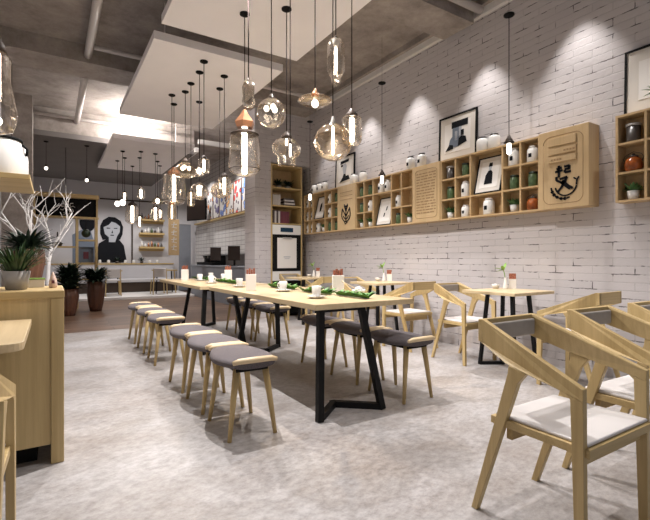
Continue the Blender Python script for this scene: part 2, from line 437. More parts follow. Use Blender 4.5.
# ------------------------------------------------------------------ stools
def make_stool():
    t = thing('stool', '', 'stool')
    # fabric seat : loft of rounded cross sections along y
    bm = bmesh.new(); ny, na = 14, 20; rings = []
    for i in range(ny+1):
        v = -1+2*i/ny; y = v*.232
        hw = .125 + .058*math.cos(v*PI/2)
        hz = .030 + .006*math.cos(v*PI/2); zc = .440 - .006*math.cos(v*PI/2)
        ring = []
        for k in range(na):
            a = 2*PI*k/na; ca, sa = math.cos(a), math.sin(a)
            ring.append(bm.verts.new((math.copysign(abs(ca)**.75, ca)*hw, y, zc + math.copysign(abs(sa)**.7, sa)*hz)))
        rings.append(ring)
    for a, b in zip(rings, rings[1:]):
        for k in range(na): bm.faces.new((a[k], a[(k+1) % na], b[(k+1) % na], b[k])).smooth = True
    bm.faces.new(rings[0]); bm.faces.new(rings[-1])
    mb = MB(); mb.bm.free(); mb.bm = bm
    mb.build('seat', M['fabric'], t)
    for s in (-1, 1):
        MB().tube([(-.135, s*.235, .455), (-.10, s*.238, .463), (0, s*.240, .464), (.10, s*.238, .463), (.135, s*.235, .455)], [.012, .017, .018, .017, .012], 10).build('seat_rail', M['oak_light'], t)
    MB().box(-.10, .10, -.19, .19, .388, .408).build('seat_base', M['black'], t, bevel=.004)
    for sx in (-1, 1):
        for sy in (-1, 1):
            MB().tube([(sx*.088, sy*.165, .408), (sx*.11, sy*.178, .25), (sx*.142, sy*.197, 0.001)], [.021, .018, .012], 12).build('leg', M['oak_z'], t)
    return t
stool = Proto(make_stool())
G = 'oak stools with charcoal woven seats along the long tables'
side_l = [(2.57, 'nearest stool on the left side of the near long table'), (3.10, 'second stool on the left side of the near long table'), (3.65, 'third stool on the left side of the near long table'),
          (4.68, 'nearest of three stools left of the far long table'), (5.32, 'middle of three stools left of the far long table'), (5.98, 'farthest of three stools left of the far long table')]
side_r = [(2.54, 'nearest stool on the right side of the near long table'), (3.10, 'second stool on the right side of the near long table'), (3.65, 'third stool on the right side of the near long table'),
          (4.97, 'nearest of three stools right of the far long table'), (5.50, 'middle of three stools right of the far long table'), (6.05, 'farthest of three stools right of the far long table')]
for i, (y, l) in enumerate(side_l): stool.place((1.0, y, 0), .02*((i % 3)-1), 'oak stool with charcoal seat, ' + l, G)
for i, (y, l) in enumerate(side_r): stool.place((2.285 if y < 4 else 2.34, y, 0), -.02*((i % 3)-1), 'oak stool with charcoal seat, ' + l, G)

# ------------------------------------------------------------------ armchairs (front is local -y)
def make_chair(padmat):
    t = thing('armchair', '', 'chair')
    def hx(y): return .245 - (y+.23)*.04 - .85*max(0, y)**2      # half width narrows to the back
    def zt(y): return .615 + (y+.23)/.45*.19              # top edge of arm
    def side(s, poly, th=.026, k=1):
        def fn(p): return (s*((hx(p[1]) if k else .245-(p[1]+.23)*.04) - p[0]), p[1], p[2])
        return MB().prism(poly, 'x', 0, th, fn)
    for s in (-1, 1):
        # arm: a tapered board falling towards the front
        side(s, [(-.232, .612), (-.232, .57), (-.14, .592), (.0, .621), (.07, .638), (.228, .695), (.228, .790), (.203, .790)]).build('armrest', M['oak_z'], t, bevel=.003)
        side(s, [(-.232, .5705), (-.236, .0), (-.205, .0), (-.188, .569), (-.170, .5845)], k=0).build('leg', M['oak_z'], t, bevel=.002)
        side(s, [(-.022, .6152), (.052, .6335), (.055, .605), (.233, .0), (.206, .0), (.012, .572)], k=0).build('leg', M['oak_z'], t, bevel=.002)
    MB().box(-.188, .188, .205, .228, .695, .789).build('backrest', M['oak_x'], t, bevel=.003)
    MB().box(-.160, .160, .186, .204, .698, .772).build('back_cushion', padmat, t, bevel=.009, seg=3)
    def sf(p): return (p[0]*(.233-(p[1]+.23)*.03)/.235, p[1], p[2])
    r = [(-.235, -.248), (.235, -.248), (.235, .14), (-.235, .14)]
    MB().prism(r, 'z', .385, .416, sf).build('seat_frame', M['oak_x'], t, bevel=.003)
    r2 = [(-.222, -.236), (.222, -.236), (.222, .128), (-.222, .128)]
    MB().prism(r2, 'z', .4165, .430, sf).build('seat_cushion', M['pad_white'], t, bevel=.006, seg=3)
    MB().box(-.19, .19, .065, .09, .33, .384).build('stretcher', M['oak_x'], t, bevel=.002); MB().box(-.21, .21, -.215, -.195, .345, .384).build('stretcher', M['oak_x'], t, bevel=.002)
    return t
chair = Proto(make_chair(M['pad_grey']))
Gc = 'row of oak armchairs at right foreground'
chair.place((1.722, .985, 0), 0, 'big oak armchair with white seat in the right foreground, nearest', Gc)
chair.place((2.385, .97, 0), -.03, 'oak armchair with white seat behind the nearest one, middle of the foreground row', Gc)
chair.place((3.03, .97, 0), -.03, 'oak armchair at the right edge, only its back corner and arm in view', Gc)
Gw = 'oak armchairs at the small wall tables'
WT = (2.58, 4.46, 6.34)
chair.place((3.685, 1.90, 0), PI+.03, 'oak armchair turned away in front of the nearest wall table', Gw)
chair.place((3.66, 3.09, 0), 0, 'oak armchair facing the camera behind the nearest wall table', Gw)
chair.place((3.63, 3.84, 0), PI+.02, 'oak armchair turned away in front of the middle wall table', Gw)
chair.place((3.70, 5.03, 0), .03, 'oak armchair facing the camera behind the middle wall table', Gw)
chair.place((3.62, 5.72, 0), PI-.03, 'oak armchair turned away in front of the farthest wall table', Gw)
chair.place((3.68, 6.88, 0), 0, 'oak armchair against the oven cabinet behind the farthest wall table', Gw)
chair.place((-.35, 1.60, 0), PI, 'oak armchair cut by the left edge, pushed to the side table')

# small wall tables
def make_wtable():
    t = thing('cafe_table', '', 'table')
    a, b = .305, .285; w = .03; z = .722
    MB().box(-a, a, -b, b, z, .75).build('tabletop', M['oak_top'], t, bevel=.003)
    for s in (1, -1):
        A = (s*(-a+.02), s*(-b+.015)); V = (s*(-a+.19), s*(-b+.15)); B = (s*(-a+.38), s*(-b+.03))
        At = (s*(-a+.07), s*(-b+.07)); Bt = (s*(-a+.31), s*(-b+.07))
        v_frame(MB(), A, V, B, At, Bt, w, z).build('base_bar', M['black_metal'], t)
        leg(t, A, At, w, z); leg(t, B, Bt, w, z)
    return t
wt = Proto(make_wtable())
for y, l in zip(WT, ('nearest', 'middle', 'farthest')):
    wt.place((3.69, y, 0), 0, 'small oak table with black legs against the brick wall, %s one' % l, 'small tables along the brick wall')

# small items on the wall tables
def make_sprig_vase():
    t = thing('bud_vase', '', 'vase')
    MB().lathe([(0, 0), (.024, 0), (.026, .01), (.018, .06), (.011, .10), (.012, .115)], 16).build('vase_body', M['white_cer'], t)
    st = MB().tube([(0, 0, .08), (-.01, .004, .16), (-.035, .01, .23)], .004, 6)
    st.build('stem', M['leaf_fresh'], t)
    lf = MB()
    for d, L_ in (((-.8, .1, .5), .10), ((.3, .2, .9), .09), ((-.3, -.5, .7), .08), ((-.9, .3, .1), .07)):
        lf.blade((-.02, .006, .19), d, L_, .035, .6)
    lf.build('leaves', M['leaf_fresh'], t)
    return t
vase = Proto(make_sprig_vase())
def make_card():
    t = thing('menu_card', '', 'menu card')
    MB().box(-.035, .035, -.008, .008, 0, .13).build('card_body', M['paper'], t, bevel=.002)
    MB().box(-.032, .032, -.0105, .0105, .10, .155).build('card_print', M['card_red'], t)
    return t
card = Proto(make_card())
def make_bowl():
    t = thing('sugar_bowl', '', 'bowl')
    MB().lathe([(0, 0), (.02, 0), (.034, .02), (.04, .045), (.036, .045), (.028, .02), (0, .012)], 16).build('bowl_body', M['mat_board'], t)
    MB().sphere((0, 0, .035), .026, 10, .6).build('sugar', M['paper'], t)
    return t
bowl = Proto(make_bowl())
for (y, l) in zip(WT, ('nearest', 'middle', 'farthest')):
    vase.place((3.845, y+.13, .75), -.6, 'slim white bud vase with a green sprig on the %s wall table' % l, 'bud vases on the wall tables')
    card.place((3.915, y+.10, .75), -.95, 'small standing card with reddish print on the %s wall table' % l, 'cards on the wall tables')
    bowl.place((3.80, y+.21, .75), 0, 'small cream bowl on the %s wall table' % l, 'bowls on the wall tables')

# ------------------------------------------------------------------ table settings on the long tables
def make_holder():
    t = thing('menu_holder', '', 'menu holder')
    MB().box(-.05, .05, -.035, .035, 0, .155).build('holder_box', M['paper'], t, bevel=.003)
    c = MB()
    for i in range(4): c.box(-.043+i*.022, -.027+i*.022, -.024, .024, .156, .20+.012*(i % 2))
    c.build('menu_cards', M['card_red'], t)
    return t
holder = Proto(make_holder())
Gh = 'white menu holders on the long tables'
holder.place((1.60, 3.86, .75), -.45, 'white menu holder with reddish cards near the left edge of the near long table', Gh, (.95, .95, 1.0))
holder.place((2.14, 3.18, .75), -.45, 'white menu holder with reddish cards near the right edge of the near long table', Gh)
holder.place((1.62, 6.35, .75), -.45, 'white menu holder with reddish cards at the far left end of the far long table', Gh, (.95, .95, 1))
holder.place((2.04, 5.72, .75), -.45, 'white menu holder with reddish cards on the right side of the far long table', Gh, (.95, .95, 1.0))
def make_cup():
    t = thing('cup_and_saucer', '', 'cup')
    MB().lathe([(0, 0), (.04, 0), (.085, .012), (.087, .015), (.04, .007), (0, .006)], 24).build('saucer', M['white_cer'], t)
    MB().lathe([(0, .0065), (.028, .0065), (.036, .03), (.042, .075), (.038, .075), (.031, .03), (0, .018)], 24).build('cup_body', M['white_cer'], t)
    MB().tube([(.04, 0, .062), (.06, 0, .06), (.064, 0, .045), (.055, 0, .028), (.034, 0, .022)], .0045, 6).build('handle', M['white_cer'], t)
    return t
cup = Proto(make_cup())
Gk = 'white cups and saucers on the long tables'
for (x, y, r, l) in ((1.70, 2.82, .6, 'standing nearest the camera on the near long table'), (1.80, 3.58, 2.2, 'midway along the near long table'),
                     (1.70, 4.42, 1.2, 'at the far end of the near long table'), (1.67, 5.30, 0, 'at the near end of the far long table'),
                     (1.74, 6.02, 2, 'beside the greenery midway along the far long table'), (2.06, 6.55, 1, 'at the far end of the far long table'), (2.06, 5.97, 1, 'right of the greenery on the far long table')):
    cup.place((x, y, .75), r, 'white cup on a saucer ' + l, Gk, (.9, .9, 1.25))
def make_nestbowl():
    t = thing('dessert_bowl', 'small white bowl with a cream bun on the right of the near long table', 'bowl', (2.18, 2.93, .75))
    MB().lathe([(0, 0), (.025, 0), (.05, .02), (.06, .04), (.055, .04), (.045, .02), (0, .01)], 20).build('bowl_body', M['white_cer'], t)
    MB().sphere((0, 0, .04), .035, 14, .8).build('bun', M['mat_board'], t)
    MB().tube([(-.02, .02, .05), (-.11, .09, .11)], .004, 6).build('spoon', M['oak_light'], t)
make_nestbowl()
def runner(x, y0, y1, label, seed):
    rnd = random.Random(seed)
    t = thing('leaf_garland', label, 'garland', (x, (y0+y1)/2, .752), 0, 'green leaf garlands on the long tables')
    h = (y1-y0)/2
    MB().tube([(0, -h, .006), (.01, 0, .006), (0, h, .006)], .005, 6).build('vine', M['leaf'], t)
    mb = MB(); n = int((y1-y0)*80)
    for i in range(n):
        y = -h + 2*h*i/n; s = 1 if i % 2 else -1
        mb.blade((s*.01*rnd.random(), y, .008), (s*(.6+.5*rnd.random()), rnd.uniform(-.7, .2), 1.1), .06+.035*rnd.random(), .05, .8, 3)
    mb.build('leaves', plain('garland_leaf_%d' % seed, (.075, .21, .03), .5, noise=.5, scale=30), t)
runner(1.99, 2.55, 2.98, 'green leaf garland at the near end of the near long table', 1)
runner(1.96, 3.02, 3.50, 'green leaf garland in the middle of the near long table', 2)
runner(1.99, 3.72, 4.25, 'green leaf garland at the far part of the near long table', 3)
runner(1.88, 5.0, 5.75, 'green leaf garland on the near half of the far long table', 4)
runner(1.86, 6.1, 6.7, 'green leaf garland on the far half of the far long table', 5)

# ------------------------------------------------------------------ cubby shelves on the brick wall
XF, XB = 4.05, 4.1995
ZR = (1.525, 1.77, 2.015, 2.26)
def shelf_unit(ys, label, wide=()):
    """ys descending list of column edges; wide: dict col -> rows merged (list of row boundaries kept)"""
    ya, yb = ys[-1], ys[0]; th = .018
    t = thing('cubby_shelf', label, 'shelf', (XF, (ya+yb)/2, ZR[0]), 0, 'oak cubby shelves on the brick wall'); oy, oz = (ya+yb)/2, ZR[0]
    D = XB-XF; H_ = ZR[3]-ZR[0]
    MB().box(.0, D, ya-oy, yb-oy, 0, th).box(0, D, ya-oy, yb-oy, H_-th, H_).box(0, D, ya-oy, ya-oy+th, th, H_-th).box(0, D, yb-oy-th, yb-oy, th, H_-th).build('frame', M['oak_shelf'], t)
    MB().box(D-.008, D-.001, ya-oy+th, yb-oy-th, th, H_-th).build('back_panel', M['oak_shelf'], t)
    for y in ys[1:-1]:
        MB().box(.002, D-.009, y-oy-th/2, y-oy+th/2, th, H_-th).build('divider', M['oak_shelf'], t)
    for c in range(len(ys)-1):
        keep = dict(wide).get(c, (1, 2))
        for r in keep:
            a = ys[c+1]-oy + (th/2 if c < len(ys)-2 else th); b = ys[c]-oy - (th/2 if c else th)
            MB().box(.003, D-.009, a, b, ZR[r]-oz-th/2, ZR[r]-oz+th/2).build('shelf_board', M['oak_shelf'], t)
    return t
U1 = [7.185, 7.0, 6.863, 6.442, 6.226, 6.02]
U2 = [5.518, 5.314, 5.093, 4.68, 4.473, 4.235]
U3 = [3.76, 3.532, 3.314, 2.896, 2.687, 2.475]
U4 = [1.80, 1.58, 1.36, 1.14]
shelf_unit(U1, 'oak cubby shelf farthest away, next to the oven cabinet', {2: (1,)})
shelf_unit(U2, 'oak cubby shelf between the plaque with the plant emblem and the engraved text plaque', {2: (2,)})
shelf_unit(U3, 'oak cubby shelf between the text plaque and the large raised plaque', {2: (1,)})
shelf_unit(U4, 'oak cubby shelf cut by the right edge of the photo')

# plaques
def plaque(y0, y1, name, label, z0=ZR[0], z1=ZR[3], xf=XF-.01):
    t = thing(name, label, 'plaque', (xf, (y0+y1)/2, z0), 0)
    MB().box(0, XW-xf, -(y1-y0)/2, (y1-y0)/2, 0, z1-z0).build('board', M['oak_panel'], t, bevel=.003)
    return t
def yz_tube(pts, r, x=-.004): return MB().tube([(x, y, z) for y, z in pts], r, 6)
def arc(cy, cz, r, a0, a1, n=14, k=1.0): return [(cy - r*math.cos(math.radians(a0+(a1-a0)*i/n)), cz + k*r*math.sin(math.radians(a0+(a1-a0)*i/n))) for i in range(n+1)]
# far plaque with plant-like emblem and faint lines
p1 = plaque(5.522, 6.016, 'emblem_sign', 'oak plaque with a black plant-like emblem, farthest of three plaques')
mb = MB()
def strokes(mb, S_, r, x=-.004):
    for pts in S_: mb.tube([(x, y, z) for y, z in pts], r, 6)
strokes(mb, [arc(0, .26, .12, 180, 360), arc(0, .26, .075, 200, 340), [(0, .14), (0, .40)], [(0, .22), (-.09, .34)], [(0, .22), (.09, .34)], [(0, .30), (-.05, .40)], [(0, .30), (.05, .40)],
             [(.12, .26), (.10, .36)], [(-.12, .26), (-.10, .36)], [(.05, .15), (.02, .10), (-.04, .13)], [(-.05, .42), (0, .37), (.05, .42)]], .009)
mb.build('emblem', M['ink'], p1)
mb = MB()
for i in range(3): strokes(mb, [[(.17, .50+.06*i), (-.17, .50+.06*i)]], .004, -.0005)
mb.build('engraved_lines', M['engrave'], p1)
# middle plaque: engraved text
p2 = plaque(3.764, 4.231, 'text_sign', 'oak plaque densely engraved with lines of small text')
def rrect(cy, cz, hw, hh, r, n=6):
    pts = []
    for (sy, sz, a0) in ((1, 1, 0), (-1, 1, 90), (-1, -1, 180), (1, -1, 270)):
        for i in range(n+1):
            a = math.radians(a0 + 90*i/n); pts.append((cy + sy*(hw-r) + r*math.cos(a), cz + sz*(hh-r) + r*math.sin(a)))
    return pts + [pts[0]]
mb = MB(); strokes(mb, [rrect(0, .365, .19, .31, .05)], .003, -.0005)
rnd = random.Random(3)
for row in range(15):
    z = .62 - row*.036; y = .165
    while y > -.15:
        w = rnd.uniform(.02, .075)
        mb.box(-.003, .001, max(y-w, -.17), y, z, z+.013); y -= w + rnd.uniform(.008, .025)
mb.build('engraved_text', M['engrave'], p2)
# near plaque: larger, raised plates and antler-like emblem
p3 = plaque(2.0, 2.470, 'raised_sign', 'large oak plaque with three raised plates and a black curved emblem', 1.525, 2.265, 4.02)
mb = MB(); strokes(mb, [rrect(0, .365, .185, .32, .07, 8)], .0028, -.0005); mb.build('engraved_border', M['engrave'], p3)
for i, z in enumerate((.585, .505, .43)):
    pl = MB().box(-.018, -.001, -.13, .13, z, z+(.078, .058, .055)[i]).build('raised_plate', M['oak_panel'], p3, bevel=.003)
    mb = MB(); rnd = random.Random(i+5); y = .10 if i == 2 else -.02
    if i:
        for q in range(4):
            mb.box(-.0195, -.0175, y-.02, y, z+.018, z+.034); y -= .027
        mb.build('plate_text', M['engrave'], pl)
mb = MB()
def brush(mb, S_, w=.015):
    S_ = [[(y*.85-.02, .27+(z-.27)*.85) for y, z in pts] for pts in S_]
    for pts in S_:
        for (y0, z0), (y1, z1) in zip(pts, pts[1:]): mb.bar((-.005, y0, z0), (-.005, y1, z1), .008, w, up=(0, -(z1-z0), (y1-y0)))
# bowl-shaped arc ending in a small fork
brush(mb, [arc(-.015, .20, .115, 190, 350, 18), [(-.128, .185), (-.135, .24), (-.155, .27)], [(-.135, .24), (-.10, .265)], arc(.0, .20, .148, 185, 292, 12)], .012)
# brush character above it
brush(mb, [[(.085, .385), (.03, .395)], [(.06, .42), (.06, .36)], [(.10, .355), (.02, .365)], [(.06, .36), (.06, .29)], [(.09, .30), (.085, .26), (.04, .235), (-.06, .15)],
           [(.0, .40), (-.055, .405), (-.05, .365)], [(-.005, .37), (-.06, .372)], [(-.005, .365), (-.008, .335), (-.07, .34)],
           [(.05, .27), (-.03, .285)], [(-.03, .285), (.03, .18), (.075, .13)], [(.04, .23), (-.02, .235)], [(.02, .25), (-.04, .19), (-.09, .155)]], .02)
mb.build('emblem', M['ink'], p3)
mb = MB()
for a in (200, 216, 233, 252, 268): 
    q = arc(.0, .20, .148, a, a+8, 2); brush(mb, [q], .028)
mb.build('emblem_lettering', M['ink'], p3)

# contents --------------------------------------------------------
def make_jar(r, h, lid, label=True):
    t = thing('jar', '', 'jar')
    MB().lathe([(0, 0), (r*.86, 0), (r, h*.05), (r, h*.72), (r*.86, h*.84), (r*.62, h*.88), (r*.62, h*.9), (0, h*.9)], 20).build('jar_body', M['white_cer'], t)
    MB().lathe([(0, h*.885), (r*.70, h*.885), (r*.72, h*.95), (r*.6, h), (0, h)], 20).build('lid', lid, t)
    if label:
        MB().box(-r*1.02, -r*.92, -r*.28, r*.28, h*.28, h*.52).build('jar_label', M['ink'], t)
    return t
jar = Proto(make_jar(.052, .165, M['white_cer']))
def make_bottle():
    t = thing('green_jar', '', 'jar')
    MB().lathe([(0, 0), (.042, 0), (.047, .01), (.047, .11), (.04, .125), (.04, .128), (0, .128)], 18).build('jar_body', M['green_jar'], t)
    MB().lathe([(0, .128), (.044, .128), (.044, .15), (0, .153)], 18).build('lid', M['leaf_dark'], t)
    return t
gj = Proto(make_bottle())
def make_shortjar():
    t = thing('orange_jar', '', 'jar')
    MB().lathe([(0, 0), (.045, 0), (.06, .02), (.065, .06), (.055, .1), (.035, .118), (0, .118)], 20).build('jar_body', M['orange_jar'], t)
    MB().lathe([(0, .118), (.036, .118), (.036, .13), (.012, .137), (.012, .15), (0, .153)], 16).build('lid', M['dark_jar'], t)
    MB().tube([(0, -.06, .08), (0, -.075, .11), (0, -.06, .14), (0, 0, .165), (0, .06, .14), (0, .075, .11), (0, .06, .08)], .003, 6).build('bail_handle', M['dark_jar'], t)
    return t
oj = Proto(make_shortjar())
def make_succ():
    t = thing('potted_plant', '', 'potted plant')
    MB().lathe([(0, 0), (.036, 0), (.046, .075), (.041, .075), (.038, .066), (0, .066)], 18).build('pot', M['white_cer'], t)
    mb = MB(); rnd = random.Random(11)
    for i in range(46):
        a = rnd.uniform(0, 2*PI); e = rnd.uniform(.5, 2.2)
        mb.blade((.015*math.cos(a), .015*math.sin(a), .066), (math.cos(a), math.sin(a), e), rnd.uniform(.07, .125), .024, .7, 4)
    # keep the foliage inside the cubby
    for v in mb.bm.verts:
        v.co.x = max(-.085, min(.058, v.co.x)); v.co.y = max(-.07, min(.07, v.co.y)); v.co.z = min(v.co.z, .185)
    mb.build('foliage', M['leaf'], t)
    return t
pp = Proto(make_succ())
def make_dark():
    t = thing('dark_canister', '', 'canister')
    MB().lathe([(0, 0), (.05, 0), (.052, .01), (.052, .13), (0, .13)], 18).build('canister_body', M['dark_jar'], t)
    MB().lathe([(0, .13), (.055, .13), (.055, .15), (0, .153)], 18).build('lid', M['pot_grey'], t)
    return t
dk = Proto(make_dark())
Z0 = [ZR[0]+.0185, ZR[1]+.0095, ZR[2]+.0095]
ROW = ('bottom', 'middle', 'top')
def mid(U, c): return (U[c]+U[c+1])/2
def put(kind, U, c, r, where, what=None, dy=0, scale=None):
    P_, w, g = {'j': (jar, 'white jar with black label', 'white jars in the cubby shelves'), 'g': (gj, 'green lidded jar', 'green jars in the cubby shelves'),
             'o': (oj, 'orange glass jar', 'orange jars in the cubby shelves'), 'p': (pp, 'green plant in white pot', 'potted plants in the cubby shelves'),
             'd': (dk, 'dark canister', 'dark canisters in the cubby shelves')}[kind]
    P_.place((4.112, mid(U, c)+dy, Z0[r]), 0, '%s, %s cubby, %s' % (what or w, ROW[r], where), g, scale)
W1 = '%s column from the oven cabinet'
for r in range(3):
    put('j', U1, 0, r, W1 % 'first', scale=(.9, .9, 1)); put('j', U1, 1, r, W1 % 'second', scale=(.85, .85, 1))
put('j', U1, 2, 0, 'under the framed print of the farthest shelf', dy=.08); put('p', U1, 2, 0, 'under the framed print of the farthest shelf', dy=-.11)
put('j', U1, 3, 2, W1 % 'fourth'); put('j', U1, 3, 1, W1 % 'fourth'); put('g', U1, 3, 0, W1 % 'fourth')
for r in range(3): put('g', U1, 4, r, W1 % 'fifth')
W2 = '%s column right of the black-emblem far plaque'
put('g', U2, 0, 2, W2 % 'first'); put('g', U2, 0, 1, W2 % 'first'); put('p', U2, 0, 0, W2 % 'first')
put('g', U2, 1, 2, W2 % 'second'); put('j', U2, 1, 1, W2 % 'second'); put('p', U2, 1, 0, W2 % 'second')
put('j', U2, 2, 2, 'left of a pair above the feather print', dy=.07, scale=(1.1, 1.1, 1.05)); put('j', U2, 2, 2, 'right of a pair above the feather print', dy=-.08, scale=(1.1, 1.1, 1.05))
W2b = '%s column left of the engraved text plaque'
put('j', U2, 3, 1, W2b % 'second'); put('g', U2, 3, 0, W2b % 'second'); put('p', U2, 4, 0, W2b % 'first')
W3 = '%s column right of the engraved text plaque'
put('d', U3, 0, 2, W3 % 'first'); put('g', U3, 0, 1, W3 % 'first'); put('p', U3, 0, 0, W3 % 'first')
put('g', U3, 1, 2, W3 % 'second'); put('j', U3, 1, 1, W3 % 'second', scale=(1.05, 1.05, 1.1)); put('j', U3, 1, 0, W3 % 'second', scale=(1, 1, .85))
put('j', U3, 2, 0, 'below the portrait print', what='wide white ceramic jar', scale=(1.2, 1.2, 1.12))
W3b = '%s column left of the large raised plaque'
put('j', U3, 3, 2, W3b % 'second', scale=(1.15, 1.15, 1.15)); put('g', U3, 3, 1, W3b % 'second'); put('p', U3, 3, 0, W3b % 'second')
put('j', U3, 4, 2, W3b % 'first', scale=(1.15, 1.15, 1)); put('g', U3, 4, 1, W3b % 'first'); put('o', U3, 4, 0, W3b % 'first')
W4 = 'right-edge shelf, %s column'
put('d', U4, 0, 2, W4 % 'first'); put('o', U4, 0, 1, W4 % 'first'); put('p', U4, 0, 0, W4 % 'first')
put('g', U4, 1, 2, W4 % 'second'); put('g', U4, 1, 1, W4 % 'second'); put('g', U4, 1, 0, W4 % 'second')
# jars standing on top of the shelves (local name: canister with dark rim)
tj = Proto(make_jar(.062, .185, M['lid_dark'])); tp = Proto(make_jar(.066, .17, M['lid_dark'], False))
GT = 'white jars standing on top of the shelves'
for y, l in ((6.90, 'leftmost of three on top of the farthest shelf'), (6.72, 'middle of three on top of the farthest shelf'), (6.55, 'rightmost of three on the farthest shelf')):
    tj.place((4.125, y, 2.26), 0, 'white dark-lidded jar, ' + l, GT)
for y, l in ((5.66, 'left of a pair on the emblem plaque'), (5.42, 'right of a pair beside the emblem plaque')): tp.place((4.12, y, 2.2605), 0, 'plain white jar, ' + l, GT)
for y, l in ((4.36, 'left of the pair next to the large framed artwork'), (4.15, 'right of the pair next to the large framed artwork')):
    tj.place((4.122, y, 2.2605), 0, 'white dark-lidded jar, ' + l, GT)
for y, l in ((3.20, 'left of the pair right of the large framed artwork'), (3.045, 'right of the pair right of the large framed artwork')): tp.place((4.122, y, 2.2605), 0, 'plain white round jar, ' + l, GT)
# leaning framed pictures; local: picture faces -x, stands on z=0, y is width
def picture(name, y, z, w, h, label, art, lean=.05, x=4.17, rz=0, fr=.018):
    t = thing(name, label, 'framed picture', (x, y, z), rz)
    t.rotation_euler = (0, lean, rz)
    a = w/2
    MB().box(-.018, 0, -a, a, 0, fr).box(-.018, 0, -a, a, h-fr, h).box(-.018, 0, -a, -a+fr, fr, h-fr).box(-.018, 0, a-fr, a, fr, h-fr).build('picture_frame', M['black'], t)
    MB().box(-.010, -.002, -a+fr, a-fr, fr, h-fr).build('mat_board', M['mat_board'], t)
    i = .16*w
    MB().box(-.0125, -.0105, -a+i, a-i, i*1.1, h-i*1.1).build('print', M['paper'], t)
    for m, polys in art:
        mb = MB()
        for k, pl in enumerate(polys): mb.prism([(p[0]*w/2*-1, p[1]*h) for p in pl], 'x', -.0155-.0006*k, -.013)
        mb.build('printed_shape', M[m], t)
    return t
def R(x0, x1, y0, y1): return [(x0, y0), (x1, y0), (x1, y1), (x0, y1)]
# x runs left(-) to right(+) as seen from the room
art_big = [('ink', [R(-.3, .55, .70, .84), [(.05, .28), (.5, .34), (.45, .46), (.2, .50), (.1, .5)], [(-.62, .22), (-.2, .25), (-.2, .33), (-.4, .36)], R(.2, .35, .5, .62)]),
           ('ink_blue', [R(-.25, .1, .28, .70), [(-.45, .3), (-.25, .28), (-.25, .52), (-.38, .46)]]), ('ink_grey', [R(-.12, .02, .42, .62), [(.1, .45), (.25, .5), (.22, .70), (.1, .70)]])]
art_man = [('ink', [[(-.32, .24), (.3, .24), (.22, .55), (.08, .62), (-.12, .60), (-.28, .48)], [(-.14, .72), (.14, .72), (.13, .82), (-.10, .83)]]), ('ink_grey', [[(-.1, .61), (.08, .62), (.1, .72), (-.12, .72)]])]
art_bust = [('ink', [[(-.5, .18), (.55, .22), (.4, .36), (.15, .34), (.08, .42), (-.1, .42), (-.2, .32)], [(-.45, .74), (.4, .78), (.42, .86), (-.45, .84)], R(-.4, -.2, .66, .72)]), ('ink_grey', [[(-.12, .42), (.1, .42), (.2, .66), (.1, .74), (-.16, .74), (-.22, .6)]])]
art_mark = [('ink', [[(-.1, .3), (.15, .34), (.2, .55), (.1, .72), (-.1, .66), (-.18, .5)]])]
art_feather = [('ink', [[(-.15, .3), (-.02, .32), (.02, .44), (-.1, .44)], [(.05, .5), (.2, .55), (.22, .68), (.1, .66)]])]
picture('framed_artwork', 3.60, 2.262, .58, .56, 'large black-framed abstract print leaning on the shelf top between two pairs of jars', art_big, .03, fr=.022)
picture('framed_artwork', 5.99, 2.262, .56, .54, 'black-framed bust print leaning on the far shelf top behind the pendant globes', art_bust, .03, fr=.026)
picture('framed_artwork', 1.45, 2.262, .66, .56, 'large black-framed print cut by the right edge, above the last shelf', [('ink_grey', [R(-.1, .5, .42, .435)])], .03)
picture('framed_portrait', mid(U3, 2)-.01, Z0[1], .34, .425, 'framed portrait print of a figure in black, in the shelf right of the text plaque', art_man, .24, 4.068, .0, .012)
picture('framed_print', mid(U2, 2)-.02, Z0[0], .33, .42, 'framed print with two dark feathers, leaning in the middle shelf', art_feather, .24, 4.068, 0, .012)
picture('framed_print', mid(U1, 2), Z0[1], .31, .42, 'framed print with one dark mark, leaning in the farthest shelf', art_mark, .24, 4.068, 0, .012)
# trailing sprig on the right-hand shelf top
t = thing('potted_plant', 'small green plant before the framed print at the right edge', 'potted plant', (4.09, 1.50, 2.2605))
MB().lathe([(0, 0), (.03, 0), (.036, .12), (.03, .12), (0, .11)], 14).build('pot', M['white_cer'], t)
mb = MB(); rnd = random.Random(21)
for i in range(26):
    a = rnd.uniform(0, 2*PI); mb.blade((0, 0, .11), (math.cos(a)*.8, math.sin(a), rnd.uniform(.6, 2)), rnd.uniform(.08, .15), .022, .8)
for v in mb.bm.verts: v.co.x = min(v.co.x, .045)
mb.build('foliage', M['leaf'], t)

# ------------------------------------------------------------------ oven cabinet
t = thing('oven_cabinet', 'tall oak cabinet with three open shelves above a built-in oven', 'cabinet', (3.70, 7.2, 0))
w = .325
MB().box(-w, -w+.025, 0, .41, 0, 2.8).box(w-.025, w, 0, .41, 0, 2.8).box(-w+.025, w-.025, 0, .41, 2.775, 2.8).build('carcass', M['oak_z'], t)
MB().box(-w+.025, w-.025, .395, .408, .02, 2.775).build('back_panel', M['oak_shelf'], t)
for z in (2.36, 2.03, 1.70): MB().box(-w+.025, w-.025, .004, .39, z, z+.022).build('shelf_board', M['oak_x'], t)
o = thing('built_in_oven', 'built-in oven with black door, white centre panel and blue-black display', 'oven', (3.70, 7.205, .66))
MB().box(-.295, .295, .02, .35, 0, 1.03).build('oven_body', M['steel'], o)
fp = MB().box(-.295, .295, 0, .02, .855, 1.03).build('control_panel', M['white_cer'], o)
MB().box(-.13, .13, -.004, 0, .90, .98).build('display', M['display'], fp)
d = MB().box(-.285, .285, -.004, .02, .175, .85).build('oven_door', M['black'], o, bevel=.004)
